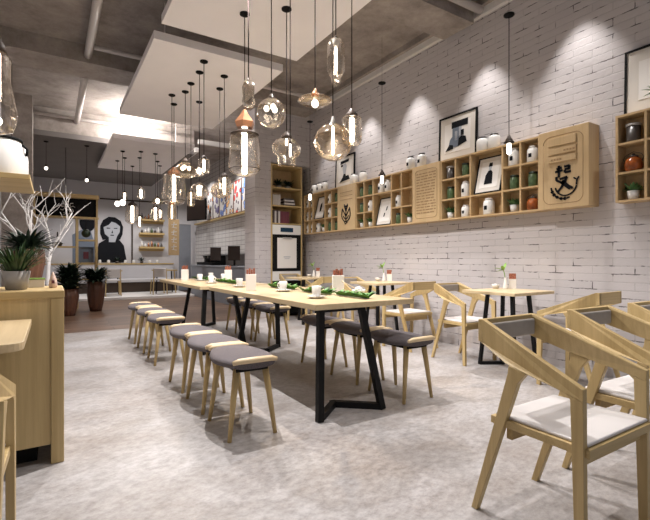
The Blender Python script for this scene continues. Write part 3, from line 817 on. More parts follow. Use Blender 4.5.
MB().box(-.20, .20, -.009, -.0045, .23, .79).build('door_panel', M['paper'], d)
MB().box(-.09, .09, -.022, -.009, .775, .80).build('door_handle', M['steel'], d)
MB().box(-.07, .07, -.0105, -.009, .43, .445).box(-.05, .05, -.0105, -.009, .40, .41).build('door_lettering', M['ink_grey'], d)
lp = MB().box(-.295, .295, 0, .02, 0, .17).build('lower_panel', M['white_cer'], o)
MB().box(-.13, .13, -.004, 0, .05, .12).build('display', M['display'], lp)
o = thing('warming_oven', 'dark lower oven below the built-in oven', 'oven', (3.70, 7.205, .03))
MB().box(-.295, .295, .0, .35, 0, .62).build('oven_body', M['black'], o); MB().box(-.2, .2, -.02, -.0005, .5, .53).build('door_handle', M['steel'], o)
for i, x in enumerate((-.10, .10)):
    tt = thing('potted_plant', 'dark leafy plant on the top shelf of the oven cabinet, %s one' % ('left', 'right')[i], 'potted plant', (3.70+x, 7.36, 2.3825), 0, 'plants in the oven cabinet')
    MB().lathe([(0, 0), (.05, 0), (.06, .05), (.05, .05), (0, .045)], 16).build('pot', M['pot_grey'], tt)
    mb = MB(); rnd = random.Random(i+31)
    for k in range(40):
        a = rnd.uniform(0, 2*PI); mb.blade((0, 0, .045), (math.cos(a), math.sin(a), rnd.uniform(.5, 2)), rnd.uniform(.12, .2), .035, .8)
    for v in mb.bm.verts: v.co.x = max(-.09, min(.09, v.co.x))
    mb.build('foliage', M['leaf_dark'], tt)
x = 3.43
for i in range(5):
    o = MB().box(x, x+.028, 7.24, 7.40, 2.0525, 2.0525+.20-.01*(i % 2)).build('book', M['book_white'], bevel=.002)
    tag(o, 'pale upright book on the middle cabinet shelf, %s from the left' % ('first', 'second', 'third', 'fourth', 'fifth')[i], 'book', 'pale books in the oven cabinet'); x += .032
z = 2.0525
for i in range(5):
    m = ('book_dark', 'book_white')[i % 2]
    o = MB().box(3.66+.01*(i % 2), 3.90-.008*i, 7.24, 7.40, z, z+.028).build('book', M[m], bevel=.002)
    tag(o, '%s book lying in the stack on the middle cabinet shelf, %s from the bottom' % (('dark', 'pale')[i % 2], ('first', 'second', 'third', 'fourth', 'fifth')[i]), 'book', 'stacked books in the oven cabinet'); z += .0285
x = 3.43
for i in range(9):
    m = ('book_dark', 'book_white', 'book_dark', 'book_white', 'book_red', 'book_red', 'book_red', 'book_red', 'book_red')[i]
    h = .22 if i > 3 else .235 - .01*(i % 2)
    o = MB().box(x, x+.036, 7.24, 7.40, 1.7225, 1.7225+h).build('book', M[m], bevel=.002)
    tag(o, '%s upright book on the lowest cabinet shelf, %s from the left' % ({'book_dark': 'dark', 'book_white': 'pale', 'book_red': 'dark red'}[m], ('first', 'second', 'third', 'fourth', 'fifth', 'sixth', 'seventh', 'eighth', 'ninth')[i]), 'book', 'books on the lowest cabinet shelf'); x += .0375

# ------------------------------------------------------------------ service area
t = thing('service_counter', 'blue-grey service counter below the tiled wall', 'counter', (3.75, 10.3, 0))
MB().box(-.28, .35, -2.6, 2.6, 0, .86).build('counter_body', M['service_grey'], t)
MB().box(-.30, .35, -2.62, 2.62, .86, .90).build('worktop', M['service_grey'], t, bevel=.004)
t = thing('coffee_machine', 'long dark coffee machine at the far end of the service counter', 'coffee machine', (3.75, 12.0, .9))
MB().box(-.16, .22, -.7, .75, .0, .08).box(.06, .22, -.7, .75, .08, .26).build('machine_body', M['black'], t, bevel=.01)
MB().box(-.18, .22, -.72, .77, .26, .31).build('machine_hood', M['steel'], t, bevel=.01)
for y in (-.4, 0, .4): MB().tube([(-.05, y, .26), (-.05, y, .20)], .03, 10).build('group_head', M['steel'], t)
t = thing('display_case', 'dark grey glazed display case behind the monitors', 'display case', (3.95, 10.3, .9))
MB().box(-.08, .14, -.75, .75, 0, .28).build('case_body', M['dark_jar'], t, bevel=.01); MB().box(-.09, .14, -.77, .77, .28, .31).build('case_rim', M['steel'], t)
def monitor(y, label):
    t = thing('monitor', label, 'monitor', (3.62, y, .9), .6, 'order monitors on the service counter')
    MB().box(-.07, .07, -.09, .09, 0, .015).build('stand_base', M['black'], t); MB().box(.0, .025, -.02, .02, .015, .2).build('stand_neck', M['black'], t)
    MB().box(-.012, .0, -.17, .17, .13, .47).build('screen', M['screen'], t, bevel=.004)
monitor(11.1, 'black order monitor on the service counter, left one'); monitor(9.75, 'black order monitor on the service counter, right one')
# menu board
t = thing('menu_sign', 'long lit menu board with seven food photo panels on the tiled wall', 'menu board', (4.1, 11.3, 2.2))
MB().box(-.02, .0995, -1.9, 4.0 - .5, 0.02, .07).build('ledge', M['oak_y'], t)
MB().box(.03, .08, -1.9, 2.2, .07, .95).build('backing', M['pot_brown'], t)
hues = [(.8, .6, .03), (.12, .25, .6), (.65, .03, .02), (.6, .35, .15), (.08, .15, .4), (.10, .08, .2), (.6, .2, .05)]
for i in range(7):
    y0 = -1.88 + i*.58
    pm = MB().box(.018, .029, y0+.05, y0+.53, .10, .92).build('food_poster', foodprint('food_poster_%d' % i, hues[i], i), t)
t = thing('wall_television', 'dark television angled out beside the menu board', 'television', (3.80, 13.5, 2.27), .45)
MB().box(-.03, .03, -.42, .42, 0, .68).build('television_body', M['black'], t, bevel=.008)
MB().box(-.034, -.031, -.40, .40, .03, .65).build('screen', M['screen'], t)
MB().bar((.03, 0, .4), (.36, -.06, .45), .05).build('wall_arm', M['black'], t)

# ------------------------------------------------------------------ back wall things
YF = YB-.001
def flat(poly, th, y): return MB().prism(poly, 'y', y-th, y)
t = thing('wall_mural', 'mural of a woman with black hair and black top on the back wall', 'mural', (1.6, YF, 0))
MB().prism([(-.48, .97), (.42, .97), (.33, 1.5), (.16, 1.72), (-.10, 1.74), (-.38, 1.55)], 'y', -.014, 0).build('mural_shirt', M['ink'], t)
def ell(cx, cz, a, b, n=24, a0=0, a1=360): return [(cx+a*math.cos(math.radians(a0+(a1-a0)*i/n)), cz+b*math.sin(math.radians(a0+(a1-a0)*i/n))) for i in range(n)]
MB().prism([(-.27, 1.66), (-.34, 1.85), (-.34, 2.1), (-.26, 2.28), (-.10, 2.39), (.08, 2.38), (.24, 2.27), (.31, 2.08), (.29, 1.85), (.22, 1.68), (.10, 1.70), (-.12, 1.70)], 'y', -.010, 0).build('mural_hair', M['ink'], t)
MB().prism([(-.10, 1.60), (.08, 1.60), (.13, 1.78), (.21, 1.92), (.22, 2.10), (.10, 2.20), (-.02, 2.24), (-.10, 2.14), (-.25, 2.06), (-.21, 1.85), (-.1, 1.75)], 'y', -.018, 0).build('mural_face', M['ink_grey'], t)
MB().prism([(-.16, 2.02), (-.06, 2.02), (-.06, 2.04), (-.16, 2.05)], 'y', -.021, -.018).prism([(.04, 2.02), (.14, 2.02), (.14, 2.05), (.04, 2.04)], 'y', -.021, -.018).prism([(-.06, 1.80), (.05, 1.80), (.04, 1.83), (-.05, 1.83)], 'y', -.021, -.018).prism([(-.03, 1.88), (.02, 1.88), (.0, 1.98)], 'y', -.021, -.018).build('mural_features', M['ink'], t)
t = thing('wall_mural', 'slate blue mural figure half hidden behind the slatted rack', 'mural', (.82, YF, 0))
MB().prism([(-.3, .95), (.32, .95), (.30, 1.5), (.18, 1.95), (.0, 2.0), (-.3, 1.8)], 'y', -.012, 0).build('mural_body', M['ink_blue'], t)
MB().prism(ell(.10, 2.2, .22, .3), 'y', -.012, 0).build('mural_hair', M['ink'], t)
o = MB().box(1.25, 3.2, YF-.03, YF, 2.92, 2.96).build('wall_rail', M['dark_cap']); tag(o, 'thin dark rail along the back wall above the mural', 'rail')
o = MB().box(2.15, 2.19, YF-.03, YF, .5, 2.9).build('wall_strip', M['dark_cap']); tag(o, 'slim dark upright strip between mural and bottle shelves', 'strip')
names = ('lowest', 'middle', 'highest')
for k, z in enumerate((1.47, 1.92, 2.36)):
    t = thing('wall_shelf', 'small oak wall shelf on the back wall, %s of three' % names[k], 'shelf', (2.75, YF-.11, z), 0, 'oak shelves on the back wall')
    MB().box(-.38, .38, -.11, .11, -.06, 0).build('shelf_board', M['oak_x'], t); MB().box(-.38, .38, .08, .11, -.14, -.06).build('bracket_rail', M['oak_x'], t)
    rnd = random.Random(k)
    for i in range(7):
        x = 2.75 - .3 + i*.1; h = rnd.uniform(.10, .2)
        b_ = MB().lathe([(0, 0), (.035, 0), (.035, h*.6), (.014, h*.75), (.014, h), (0, h)], 10).build('bottle', M[('dark_jar', 'green_jar', 'copper', 'white_cer')[rnd.randrange(4)]], loc=(x, YF-.11, z+.0005))
        tag(b_, 'tiny bottle on the %s back-wall shelf, %s from the left' % (names[k], ('first', 'second', 'third', 'fourth', 'fifth', 'sixth', 'seventh')[i]), 'bottle', 'bottles on the back-wall shelves')
t = thing('hanging_sign', 'tall narrow wooden sign hanging in front of the service doorway', 'sign', (2.80, 12.15, 1.17))
MB().box(-.14, .14, -.02, .02, 0, .98).build('sign_board', M['oak_panel'], t, bevel=.008)
mb = MB()
for i in range(4):
    mb.bar((-.07, -.024, .82-.2*i), (.07, -.024, .84-.2*i), .012, .02); mb.bar((0, -.024, .89-.2*i), (-.02, -.024, .75-.2*i), .012, .02); mb.bar((-.06, -.024, .76-.2*i), (.07, -.024, .74-.2*i), .012, .015)
mb.build('sign_characters', M['white_cer'], t)
MB().tube([(-.1, 0, .98), (-.1, 0, 2.279)], .006, 6).tube([(.1, 0, .98), (.1, 0, 2.279)], .006, 6).build('hanging_rods', M['cord'], t)
# bench, ledge and small sets on the platform
t = thing('wall_bench', 'long pale bench with low back along the back wall', 'bench', (1.5, YB-.5, .06))
MB().box(-2.1, 1.9, -.25, .30, 0, .30).build('bench_base', M['dark_cap'], t); MB().box(-2.1, 1.9, -.28, .30, .30, .40).build('bench_seat', M['grey_wall'], t, bevel=.02)
MB().box(-2.1, 1.9, .30, .46, 0, .84).build('bench_back', M['grey_wall'], t, bevel=.01)
MB().box(-2.12, 1.92, .28, .48, .84, .875).build('bench_ledge', M['oak_x'], t)
rnd = random.Random(9)
wcup = Proto(make_jar(.045, .11, M['white_cer'], False))
for i in range(9):
    if i in (3, 6):
        tt = thing('potted_plant', 'little green plant on the bench ledge, %s of two' % ('left' if i == 3 else 'right'), 'potted plant', (1.0+i*.24, YB-.13, .936), 0, 'plants on the bench ledge')
        MB().lathe([(0, 0), (.04, 0), (.05, .07), (0, .07)], 12).build('pot', M['dark_jar'], tt)
        mb = MB()
        for k in range(26):
            a = rnd.uniform(0, 2*PI); mb.blade((0, 0, .07), (math.cos(a), math.sin(a)*.4, rnd.uniform(.4, 2)), .15, .035, .8)
        for v in mb.bm.verts: v.co.y = min(v.co.y, .12)
        mb.build('foliage', M['leaf_dark'], tt)
    else:
        wcup.place((1.0+i*.24, YB-.13, .936), 0, 'tiny white pot on the bench ledge, %s from the left' % ('first', 'second', 'third', '', 'fourth', 'fifth', '', 'sixth', 'seventh')[i], 'white pots on the bench ledge')
def back_set(x, label, k):
    t = thing('cafe_table', 'small oak table on the raised platform, ' + label, 'table', (x, 13.55, .06), 0, 'small tables on the platform')
    MB().box(-.32, .32, -.26, .26, .66, .69).build('tabletop', M['oak_x'], t)
    for sx in (-1, 1):
        for sy in (-1, 1): MB().bar((sx*.28, sy*.22, 0), (sx*.24, sy*.18, .66), .03).build('leg', M['black_metal' if sx*sy > 0 else 'oak_z'], t)
back_set(1.35, 'under the mural', 0); back_set(2.85, 'below the back-wall shelves', 1)
def back_chair(x, y, label):
    t = thing('dining_chair', label, 'chair', (x, y, .06), 0, 'slim chairs on the platform')
    MB().box(-.19, .19, -.19, .19, .41, .44).build('seat', M['pad_white'], t, bevel=.01)
    MB().box(-.17, .17, -.19, -.17, .50, .74).build('backrest', M['pad_white'], t, bevel=.01)
    for sx in (-1, 1):
        MB().bar((sx*.19, -.2, 0), (sx*.17, -.175, .74), .022).build('leg', M['oak_z'], t); MB().bar((sx*.19, .2, 0), (sx*.17, .17, .41), .022).build('leg', M['oak_z'], t)
back_chair(1.40, 13.1, 'slim oak chair with white seat in front of the table under the mural')
back_chair(2.60, 13.1, 'slim oak chair with white seat in front of the table below the shelves')

# rack with blackboard sign
t = thing('display_rack', 'open oak rack with a black sign board across its top', 'rack', (.25, 10.8, 0))
x0, x1 = -.58, .55; p = .05
mb = MB()
for x in (x0, .18, x1): MB().box(x, x+p, -.12, .12, 0, 1.93).build('post', M['oak_z'], t)
MB().box(x0-.02, x1+p+.02, -.14, .14, 2.36, 2.45).build('top_beam', M['oak_x'], t)
sg = MB().box(x0+.04, x1+.02, -.06, -.02, 1.97, 2.36).build('sign_board', M['black'], t)
MB().box(x0-.02, x1+p+.02, -.13, .13, 1.93, 1.97).build('lower_beam', M['oak_x'], t)
MB().box(x0, x0+.04, -.12, .12, 1.97, 2.36).build('side_board', M['oak_z'], t); MB().box(x1+.02, x1+p, -.12, .12, 1.97, 2.36).build('side_board', M['oak_z'], t)
mb = MB()
for a in range(0, 360, 40):
    ca, sa = math.cos(math.radians(a)), math.sin(math.radians(a))
    mb.tube([(.03+.05*ca, -.064, 2.165+.05*sa), (.03+.10*ca-.03*sa, -.064, 2.165+.10*sa+.03*ca), (.03+.14*ca, -.064, 2.165+.14*sa)], .008, 6)
mb.tube([(.03+.055*math.cos(math.radians(a)), -.064, 2.165+.055*math.sin(math.radians(a))) for a in range(0, 361, 30)], .008, 6)
mb.tube([(-.05, -.064, 2.0), (.0, -.064, 2.03), (.03, -.064, 2.0), (.06, -.064, 2.03), (.11, -.064, 2.0)], .008, 6)
mb.build('sign_emblem', M['paper'], sg)
for z, (a, b) in ((1.45, (.23, .55)), (.95, (.23, .55)), (1.3, (x0+p, .18)), (.6, (x0+p, .55))):
    MB().box(a, b, -.11, .11, z, z+.035).build('shelf_board', M['oak_x'], t)
MB().tube([(0, 0, 2.45), (0, 0, 3.449)], .006, 6).build('hanging_wire', M['cord'], t)
o = MB().box(.50, .78, 10.86, 10.89, 1.02, 1.36).build('small_picture', M['ink_blue']); tag(o, 'small dark picture with a red mark standing in the right bay of the rack', 'picture'); o.location = (0, -.03, -.035+.001)
MB().box(.58, .68, 10.85, 10.86, 1.10, 1.25).build('print_mark', M['book_red'], o)
tt = thing('hanging_basket', 'dark round hanging planter in the upper right bay of the rack', 'planter', (.63, 10.8, 1.62))
MB().sphere((0, 0, 0), .09, 12).build('basket', M['leaf_dark'], tt); MB().tube([(0, 0, .08), (0, 0, .309)], .005, 6).build('hanger', M['cord'], tt)
tt = thing('hanging_basket', 'dark planter on the rack shelf beside the white branch', 'planter', (.15-.05, 10.8, 1.336))
MB().lathe([(0, 0), (.07, 0), (.10, .06), (.02, .12), (.012, .3), (0, .3)], 12).build('basket', M['dark_jar'], tt)

# big pots with dark plants
def make_bigpot(rad, h, fol, nl, ll, seed, lw=.07, mat='leaf_dark', up=(.5, 2.4), pot='pot_brown'):
    t = thing('potted_plant', '', 'potted plant')
    def wob(a, z): return .03*math.cos(a*14)
    MB().lathe([(0, 0), (rad*.62, 0), (rad*.8, h*.25), (rad, h*.7), (rad*.95, h), (rad*.85, h), (rad*.85, h*.94), (0, h*.94)], 84, wob=wob).build('pot', M[pot], t)
    mb = MB(); rnd = random.Random(seed)
    for i in range(nl):
        a = rnd.uniform(0, 2*PI); r0 = rad*.5*rnd.random()
        z0 = h*.95 + rnd.random()*fol
        mb.blade((r0*math.cos(a), r0*math.sin(a), z0), (math.cos(a), math.sin(a), rnd.uniform(*up)), ll*rnd.uniform(.6, 1.1), lw, rnd.uniform(.5, 1.3), 5)
    mb.build('foliage', M[mat], t)
    MB().tube([(0, 0, h*.9), (0, 0, h+fol)], .02, 6).build('stem', M['soil'], t)
    return t
o = make_bigpot(.17, .60, .14, 260, .32, 1, .05); o.location = (.76, 10.0, 0); o['label'] = 'dark leafy plant in a fluted brown pot, right of the pair on the planks'
o = make_bigpot(.16, .50, .34, 420, .27, 2, .05); o.location = (.27, 9.4, 0); o['label'] = 'bushy dark plant in a brown pot, left of the pair on the planks'
# large planter on a plinth behind the left counter
o = thing('plinth', 'dark wooden plinth behind the counter under the large planter', 'plinth', (-.17, 4.42, 0)); MB().box(-.16, .10, -.14, .14, 0, .78).build('plinth_body', M['dark_cap'], o); MB().box(-.17, .11, -.15, .15, .78, .80).build('plinth_top', M['dark_cap'], o)
o = make_bigpot(.13, .33, .06, 130, .22, 5, .03, 'leaf_dark', (.3, 2.0)); o.location = (-.18, 4.42, .8); o['label'] = 'spiky dark plant in a wide brown planter behind the left counter'

# white bare branches
def branch_tree(base, specs, label, rb):
    t = thing('bare_branch', label, 'branch', base)
    mb = MB()
    for pts, r0, r1 in specs:
        n = len(pts); mb.tube([(x, y, z) for x, y, z in pts], [r0+(r1-r0)*i/(n-1) for i in range(n)], 8)
    mb.build('branches', M['branch'], t)
    MB().lathe([(0, 0), (rb, 0), (rb*1.1, .38), (rb, .38), (0, .36)], 20).build('pot', M['pot_grey'], t)
    return t
def grow(rnd, p, d, L_, r, depth, out):
    pts = [p]; q = Vector(p); dd = Vector(d).normalized()
    n = 4
    for i in range(n):
        dd = (dd + Vector((rnd.uniform(-.22, .22), rnd.uniform(-.3, .3), rnd.uniform(-.05, .2)))).normalized(); q = q + dd*L_/n; pts.append(tuple(q))
        if depth > 0 and i >= 1:
            s = 1 if rnd.random() > .5 else -1
            nd = (dd + Vector((s*rnd.uniform(.5, 1.0), rnd.uniform(-.6, .6), rnd.uniform(-.1, .5)))).normalized()
            grow(rnd, tuple(q), nd, L_*.62, r*.5, depth-1, out)
    out.append((pts, r, r*.4))
specs = []
rnd = random.Random(4)
main = [(0, 0, .36), (-.01, 0, .8), (.0, 0, 1.02), (.03, .02, 1.20)]
specs.append((main, .026, .020))
grow(rnd, main[2], (-.55, -.2, 1), .36, .013, 1, specs)
grow(rnd, main[-1], (-.12, 0, 1), .46, .017, 2, specs)
grow(rnd, main[-1], (.55, .1, 1), .52, .017, 2, specs)
grow(rnd, (.01, .0, 1.1), (.5, -.5, 1), .4, .010, 1, specs)
branch_tree((-.035, 6.6, 0), specs, 'tall white bare branch in front of the black sign board', .12)
specs = []; rnd = random.Random(12)
main = [(0, 0, .36), (.0, 0, .8), (.02, 0, 1.1)]
specs.append((main, .024, .018))
for d, L_ in (((-.35, 0, 1), .5), ((.35, 0, 1), .5), ((0, -.3, 1), .4)): grow(rnd, main[-1], d, L_, .014, 2, specs)
branch_tree((-.25, 5.7, 0), specs, 'white bare branch at the left edge below the jar shelf', .11)

# ------------------------------------------------------------------ left counter and things
t = thing('counter', 'oak counter at the left with upright grain and a notched foot', 'counter', (-.35, 2.604, 0))
x0, x1 = XL+.35+.005, .405
MB().box(x0, x1, 0, .50, .845, .885).build('worktop', M['oak_x'], t, bevel=.006)
MB().box(x0, x1-.06, .012, .46, .10, .845).build('body', M['oak_z'], t)
MB().box(x1-.06, x1-.002, .004, .49, 0, .845).build('end_panel', M['oak_z'], t, bevel=.004)
MB().box(x0, x1-.12, .10, .40, 0, .10).build('plinth', M['black'], t)
t = thing('side_table', 'pale oak table with a rounded corner projecting from the left counter', 'table', (-.42, 2.2, 0))
hw = .335
poly = [(-.32, -.36), (hw-.06, -.36)] + [(hw-.06+.06*math.sin(a), -.30-.06*math.cos(a)) for a in (.3, .6, .9, 1.2, 1.57)] + [(hw, .375), (-.32, .375)]
MB().prism(poly, 'z', .72, .75).build('tabletop', M['oak_top'], t, bevel=.003)
for sx, sy in ((-.28, -.1), (-.28, .3), (-.15, -.1), (-.15, .3)): MB().bar((sx, sy, 0), (sx, sy, .72), .04).build('leg', M['black_metal'], t)
# counter plant
t = thing('potted_plant', 'green grassy plant in a tapered grey pot on the left counter', 'potted plant', (-.158, 2.78, .885))
def ring4(a, b, z): return [(-a, -b, z), (a, -b, z), (a, b, z), (-a, b, z)]
MB().lathe([(0, 0), (.046, 0), (.064, .098), (.059, .098), (.056, .084), (0, .084)], 32).build('pot', M['pot_grey'], t)
mb = MB(); rnd = random.Random(8)
for i in range(130):
    a = rnd.uniform(0, 2*PI); r = .045*rnd.random()
    mb.blade((r*math.cos(a), r*math.sin(a), .08), (math.cos(a), math.sin(a)*.8, rnd.uniform(.9, 3)), rnd.uniform(.12, .21), .012, rnd.uniform(.4, 1.2), 6)
mb.build('foliage', plain('deep_green_blades', (.022, .060, .018), .45, noise=.7, scale=25), t)
t = thing('paper_cone', 'small blush pointed ornament on the corner of the left counter', 'ornament', (.005, 2.86, .885))
MB().lathe([(0, 0), (.018, 0), (.022, .016), (.016, .05), (.005, .082), (0, .09)], 14).build('cone_body', M['blush'], t); MB().box(-.007, .007, -.0235, -.015, .025, .042).build('red_dot', M['book_red'], t)
t = thing('napkin_box', 'small cream box with a yellow edge behind the counter plant', 'box', (-.075, 2.96, .885))
MB().box(-.04, .04, -.03, .03, 0, .045).build('box_body', M['mat_board'], t, bevel=.003); MB().box(-.042, .042, -.032, .032, .045, .052).build('box_lid', M['leaf_fresh'], t)
t = thing('tissue_box', 'white box with an orange top at the left edge of the counter', 'box', (-.30, 2.76, .885))
MB().box(-.09, .06, -.05, .05, 0, .055).build('box_body', M['white_cer'], t, bevel=.004); MB().box(-.05, .03, -.03, .03, .056, .085).build('box_tuft', M['blush'], t, bevel=.008)
# jar shelf high on the left
t = thing('bracket_shelf', 'thick oak shelf high at the left edge', 'shelf', (-.43, 3.68, 1.55))
MB().box(-.315, .312, -.36, .36, 0, .032).build('shelf_board', M['oak_x'], t, bevel=.003); MB().box(-.315, -.29, -.3, .3, -.10, -.001).build('bracket', M['black_metal'], t)
t = thing('storage_jar', 'large white storage jar with black rim on the high left shelf', 'jar', (-.292, 3.52, 1.5825))
MB().lathe([(0, 0), (.155, 0), (.16, .01), (.16, .12), (.145, .19), (.12, .225), (.12, .235), (0, .235)], 36).build('jar_body', M['white_cer'], t)
MB().lathe([(0, .236), (.128, .236), (.128, .25), (0, .252)], 36).build('lid', M['black'], t)
MB().tube([(.13, -.05, .21), (.155, -.07, .18), (.15, -.06, .14)], .008, 6).build('handle', M['black'], t)

# ------------------------------------------------------------------ pendants
PZ = 3.3
def pend(x, y, ztop, label, top=PZ, group=None, cap=(.028, .05), capm='dark_cap', rose=.045, name='pendant_lamp'):
    """rose, cord and cap; local origin at the ceiling rose"""
    t = thing(name, label, 'pendant lamp', (x, y, top), 0, group)
    MB().lathe([(0, 0), (rose, 0), (rose, -.012), (rose*.6, -.022), (0, -.022)], 16).build('ceiling_rose', M['black'], t)
    zc = ztop-top
    MB().tube([(0, 0, -.02), (0, 0, zc)], .0042, 6).build('cord', M['cord'], t)
    if cap:
        r, h = cap
        MB().lathe([(0, zc+h*.25), (r*.35, zc+h*.2), (r*.5, zc-h*.1), (r*.95, zc-h*.5), (r, zc-h), (0, zc-h)], 20).build('lamp_cap', M[capm], t)
        zc -= h
    return t, zc
def tube_bulb(t, z0, z1, r=.012, m='bulb'):
    MB().lathe([(0, z0), (r*.55, z0), (r*.8, z0-.01), (r*.8, z1+.01), (r*.55, z1), (0, z1)], 12).build('tube_bulb', M[m], t)
def ball_bulb(t, z, r, m='bulb_soft', x=0, y=0):
    MB().sphere((x, y, z), r, 14, 1.15).build('bulb', M[m], t)
def glassp(t, prof, m='glass', n=32, wob=None, name='glass_shade'):
    return MB().lathe(prof, n, wob=wob).build(name, M[m], t)
def jar_pend(x, y, zt, zb, r, label, top=PZ, capm='dark_cap', capr=None, glass='glass', tr=.013, group=None, coil=True, capk=.7):
    H_ = zt-zb
    t, z = pend(x, y, zt, label, top, group, (capr or r*.55, min(.09, H_*.18)), capm)
    zb_ = zb-top; h = z-zb_
    def wob(a, zz): return .04*math.sin(a*5+zz*25)
    glassp(t, [(r*.5, z), (r*.80, z-.004), (r*.86, z-h*.06), (r*.93, z-h*.3), (r, z-h*.6), (r*.97, z-h*.8), (r*.8, z-h*.92), (r*.4, zb_+.006), (0, zb_)], glass, wob=wob)
    if coil: MB().tube([(r*.99*math.cos(a*PI/10), r*.99*math.sin(a*PI/10), z-h*.84) for a in range(21)], .0035, 6, cap=False).build('lower_ring', M['dark_cap'], t)
    tube_bulb(t, z, z-h*capk*1.25, tr)
    return t
GP = 'pendants over the long tables'
# middle panel
jar_pend(1.461, 4.90, 2.22, 2.02, .07, 'clear capsule pendant with bright tube on the middle panel', tr=.016, group=GP, coil=False)
t, z = pend(1.50, 5.21, 2.20, 'small bright bulb pendant just below the clear capsule pendant', group=GP, cap=(.02, .05)); ball_bulb(t, z-.04, .032); glassp(t, [(.02, z), (.05, z-.03), (.055, z-.07), (.04, z-.10), (0, z-.115)])
t, z = pend(1.779, 6.19, 2.14, 'round globe pendant with a fat glowing tube near the television', group=GP, cap=(.05, .035))
glassp(t, [(.04, z)]+[(.13*math.sin(a), z-.09-.125*-math.cos(a)*-1) for a in (.5, .9, 1.3, 1.7, 2.1, 2.5, 2.9)]+[(0, z-.215)]); tube_bulb(t, z, z-.15, .042)
t, z = pend(1.512, 5.913, 2.40, 'dome pendant with three small bulbs and ribbed amber glass skirt', group=GP, cap=(.04, .05))
glassp(t, [(.04, z), (.09, z-.04), (.145, z-.10), (.155, z-.14), (.13, z-.18), (.05, z-.21)], 'glass_amber', wob=lambda a, zz: .03*math.cos(a*16))
for a in (0, 2.1, 4.2): ball_bulb(t, z-.075, .026, x=.05*math.cos(a), y=.05*math.sin(a))
jar_pend(1.503, 5.60, 1.95, 1.72, .05, 'slim amber cylinder pendant in front of the television', glass='glass_amber', tr=.01, group=GP, coil=False)
jar_pend(1.494, 6.473, 2.36, 1.83, .165, 'large clear jar pendant with copper cap left of the television', capm='copper', tr=.03, group=GP, capr=.09)
jar_pend(1.388, 6.132, 1.84, 1.58, .06, 'small amber bottle pendant below the large copper-capped jar', capm='copper', glass='glass_amber', tr=.012, group=GP, coil=False)
jar_pend(1.79, 5.16, 2.10, 1.82, .085, 'clear jar pendant with dark cap in front of the menu board', tr=.02, group=GP)
t, z = pend(1.871, 5.57, 2.11, 'amber globe pendant beside the jar in front of the menu board', group=GP, cap=(.03, .05))
glassp(t, [(.03, z), (.09, z-.03), (.12, z-.09), (.115, z-.14), (.07, z-.19), (0, z-.21)], 'glass_amber'); tube_bulb(t, z, z-.08, .01)
# near panel
t, z = pend(1.495, 3.755, 2.41, 'biggest clear jar pendant with hexagonal copper bell cap', group=GP, cap=None)
MB().lathe([(0, z+.02), (.02, z), (.035, z-.03), (.095, z-.11), (.075, z-.16), (.03, z-.155)], 6, flat=True).build('lamp_cap', M['copper'], t)
ball_bulb(t, z-.13, .036)
glassp(t, [(.08, z-.205), (.115, z-.215), (.128, z-.26), (.137, z-.36), (.142, z-.46), (.14, z-.52), (.12, z-.57), (.05, z-.605), (0, z-.61)], wob=lambda a, zz: .045*math.sin(a*5+zz*22))
MB().lathe([(.02, z-.165), (.125, z-.215), (.13, z-.22), (.02, z-.20)], 24).build('glass_lid', M['dark_cap'], t)
tube_bulb(t, z-.205, z-.585, .030)
MB().tube([(.138*math.cos(a*PI/10), .138*math.sin(a*PI/10), z-.54) for a in range(21)], .004, 6, cap=False).build('lower_ring', M['dark_cap'], t)
t, z = pend(1.784, 3.48, 2.18, 'lobed clear glass pendant with hollow loops left of the oven cabinet', group=GP, cap=(.05, .05))
glassp(t, [(.04, z), (.09, z-.02), (.125, z-.07), (.12, z-.13), (.08, z-.17), (.075, z-.24)], wob=lambda a, zz: .10*math.cos(a*4)); tube_bulb(t, z, z-.06, .014)
MB().tube([(-.055+.045*math.cos(a*PI/8), 0, z-.10+.05*math.sin(a*PI/8)) for a in range(17)], .006, 6).build('glass_loop', M['glass'], t)
t, z = pend(1.58, 3.02, 1.98, 'slender single tube pendant seen inside the lobed glass one', group=GP, cap=(.012, .03)); tube_bulb(t, z, z-.10, .009)
t, z = pend(1.55, 3.30, 2.42, 'round globe pendant with three frosted bulbs', group=GP, cap=(.022, .03))
glassp(t, [(.02, z)]+[(.12*math.sin(a), z-.125+.125*math.cos(a)) for a in (.35, .7, 1.05, 1.4, 1.75, 2.1, 2.45, 2.8)]+[(0, z-.25)], wob=lambda a, zz: .01*math.sin(a*8+zz*60))
for a in (.4, 2.5, 4.6): ball_bulb(t, z-.085, .022, x=.042*math.cos(a), y=.042*math.sin(a))
t, z = pend(1.90, 3.175, 2.49, 'wide flat saucer pendant of amber glass with a bare bulb', group=GP, cap=(.03, .05), capm='copper')
glassp(t, [(.03, z+.01), (.07, z), (.135, z-.025), (.15, z-.045), (.12, z-.062), (.05, z-.075)], 'glass_amber'); ball_bulb(t, z-.065, .03)
MB().lathe([(.0, z), (.014, z), (.014, z-.04), (0, z-.04)], 10).build('bulb_socket', M['white_cer'], t)
t, z = pend(1.77, 2.66, 2.69, 'tall clear capsule pendant with ribbed foot, highest on the near panel', group=GP, cap=(.016, .02))
glassp(t, [(.015, z), (.045, z-.01), (.062, z-.045), (.066, z-.15), (.064, z-.24), (.045, z-.275), (.035, z-.285), (.034, z-.34)], wob=lambda a, zz: .012*math.cos(a*9)); tube_bulb(t, z-.06, z-.24, .012)
MB().lathe([(0, z), (.028, z-.005), (.02, z-.05), (0, z-.055)], 14).build('inner_socket', M['pot_grey'], t)
t, z = pend(1.81, 2.76, 2.12, 'large amber globe pendant with a long bright tube', group=GP, cap=(.022, .06), capm='pot_grey')
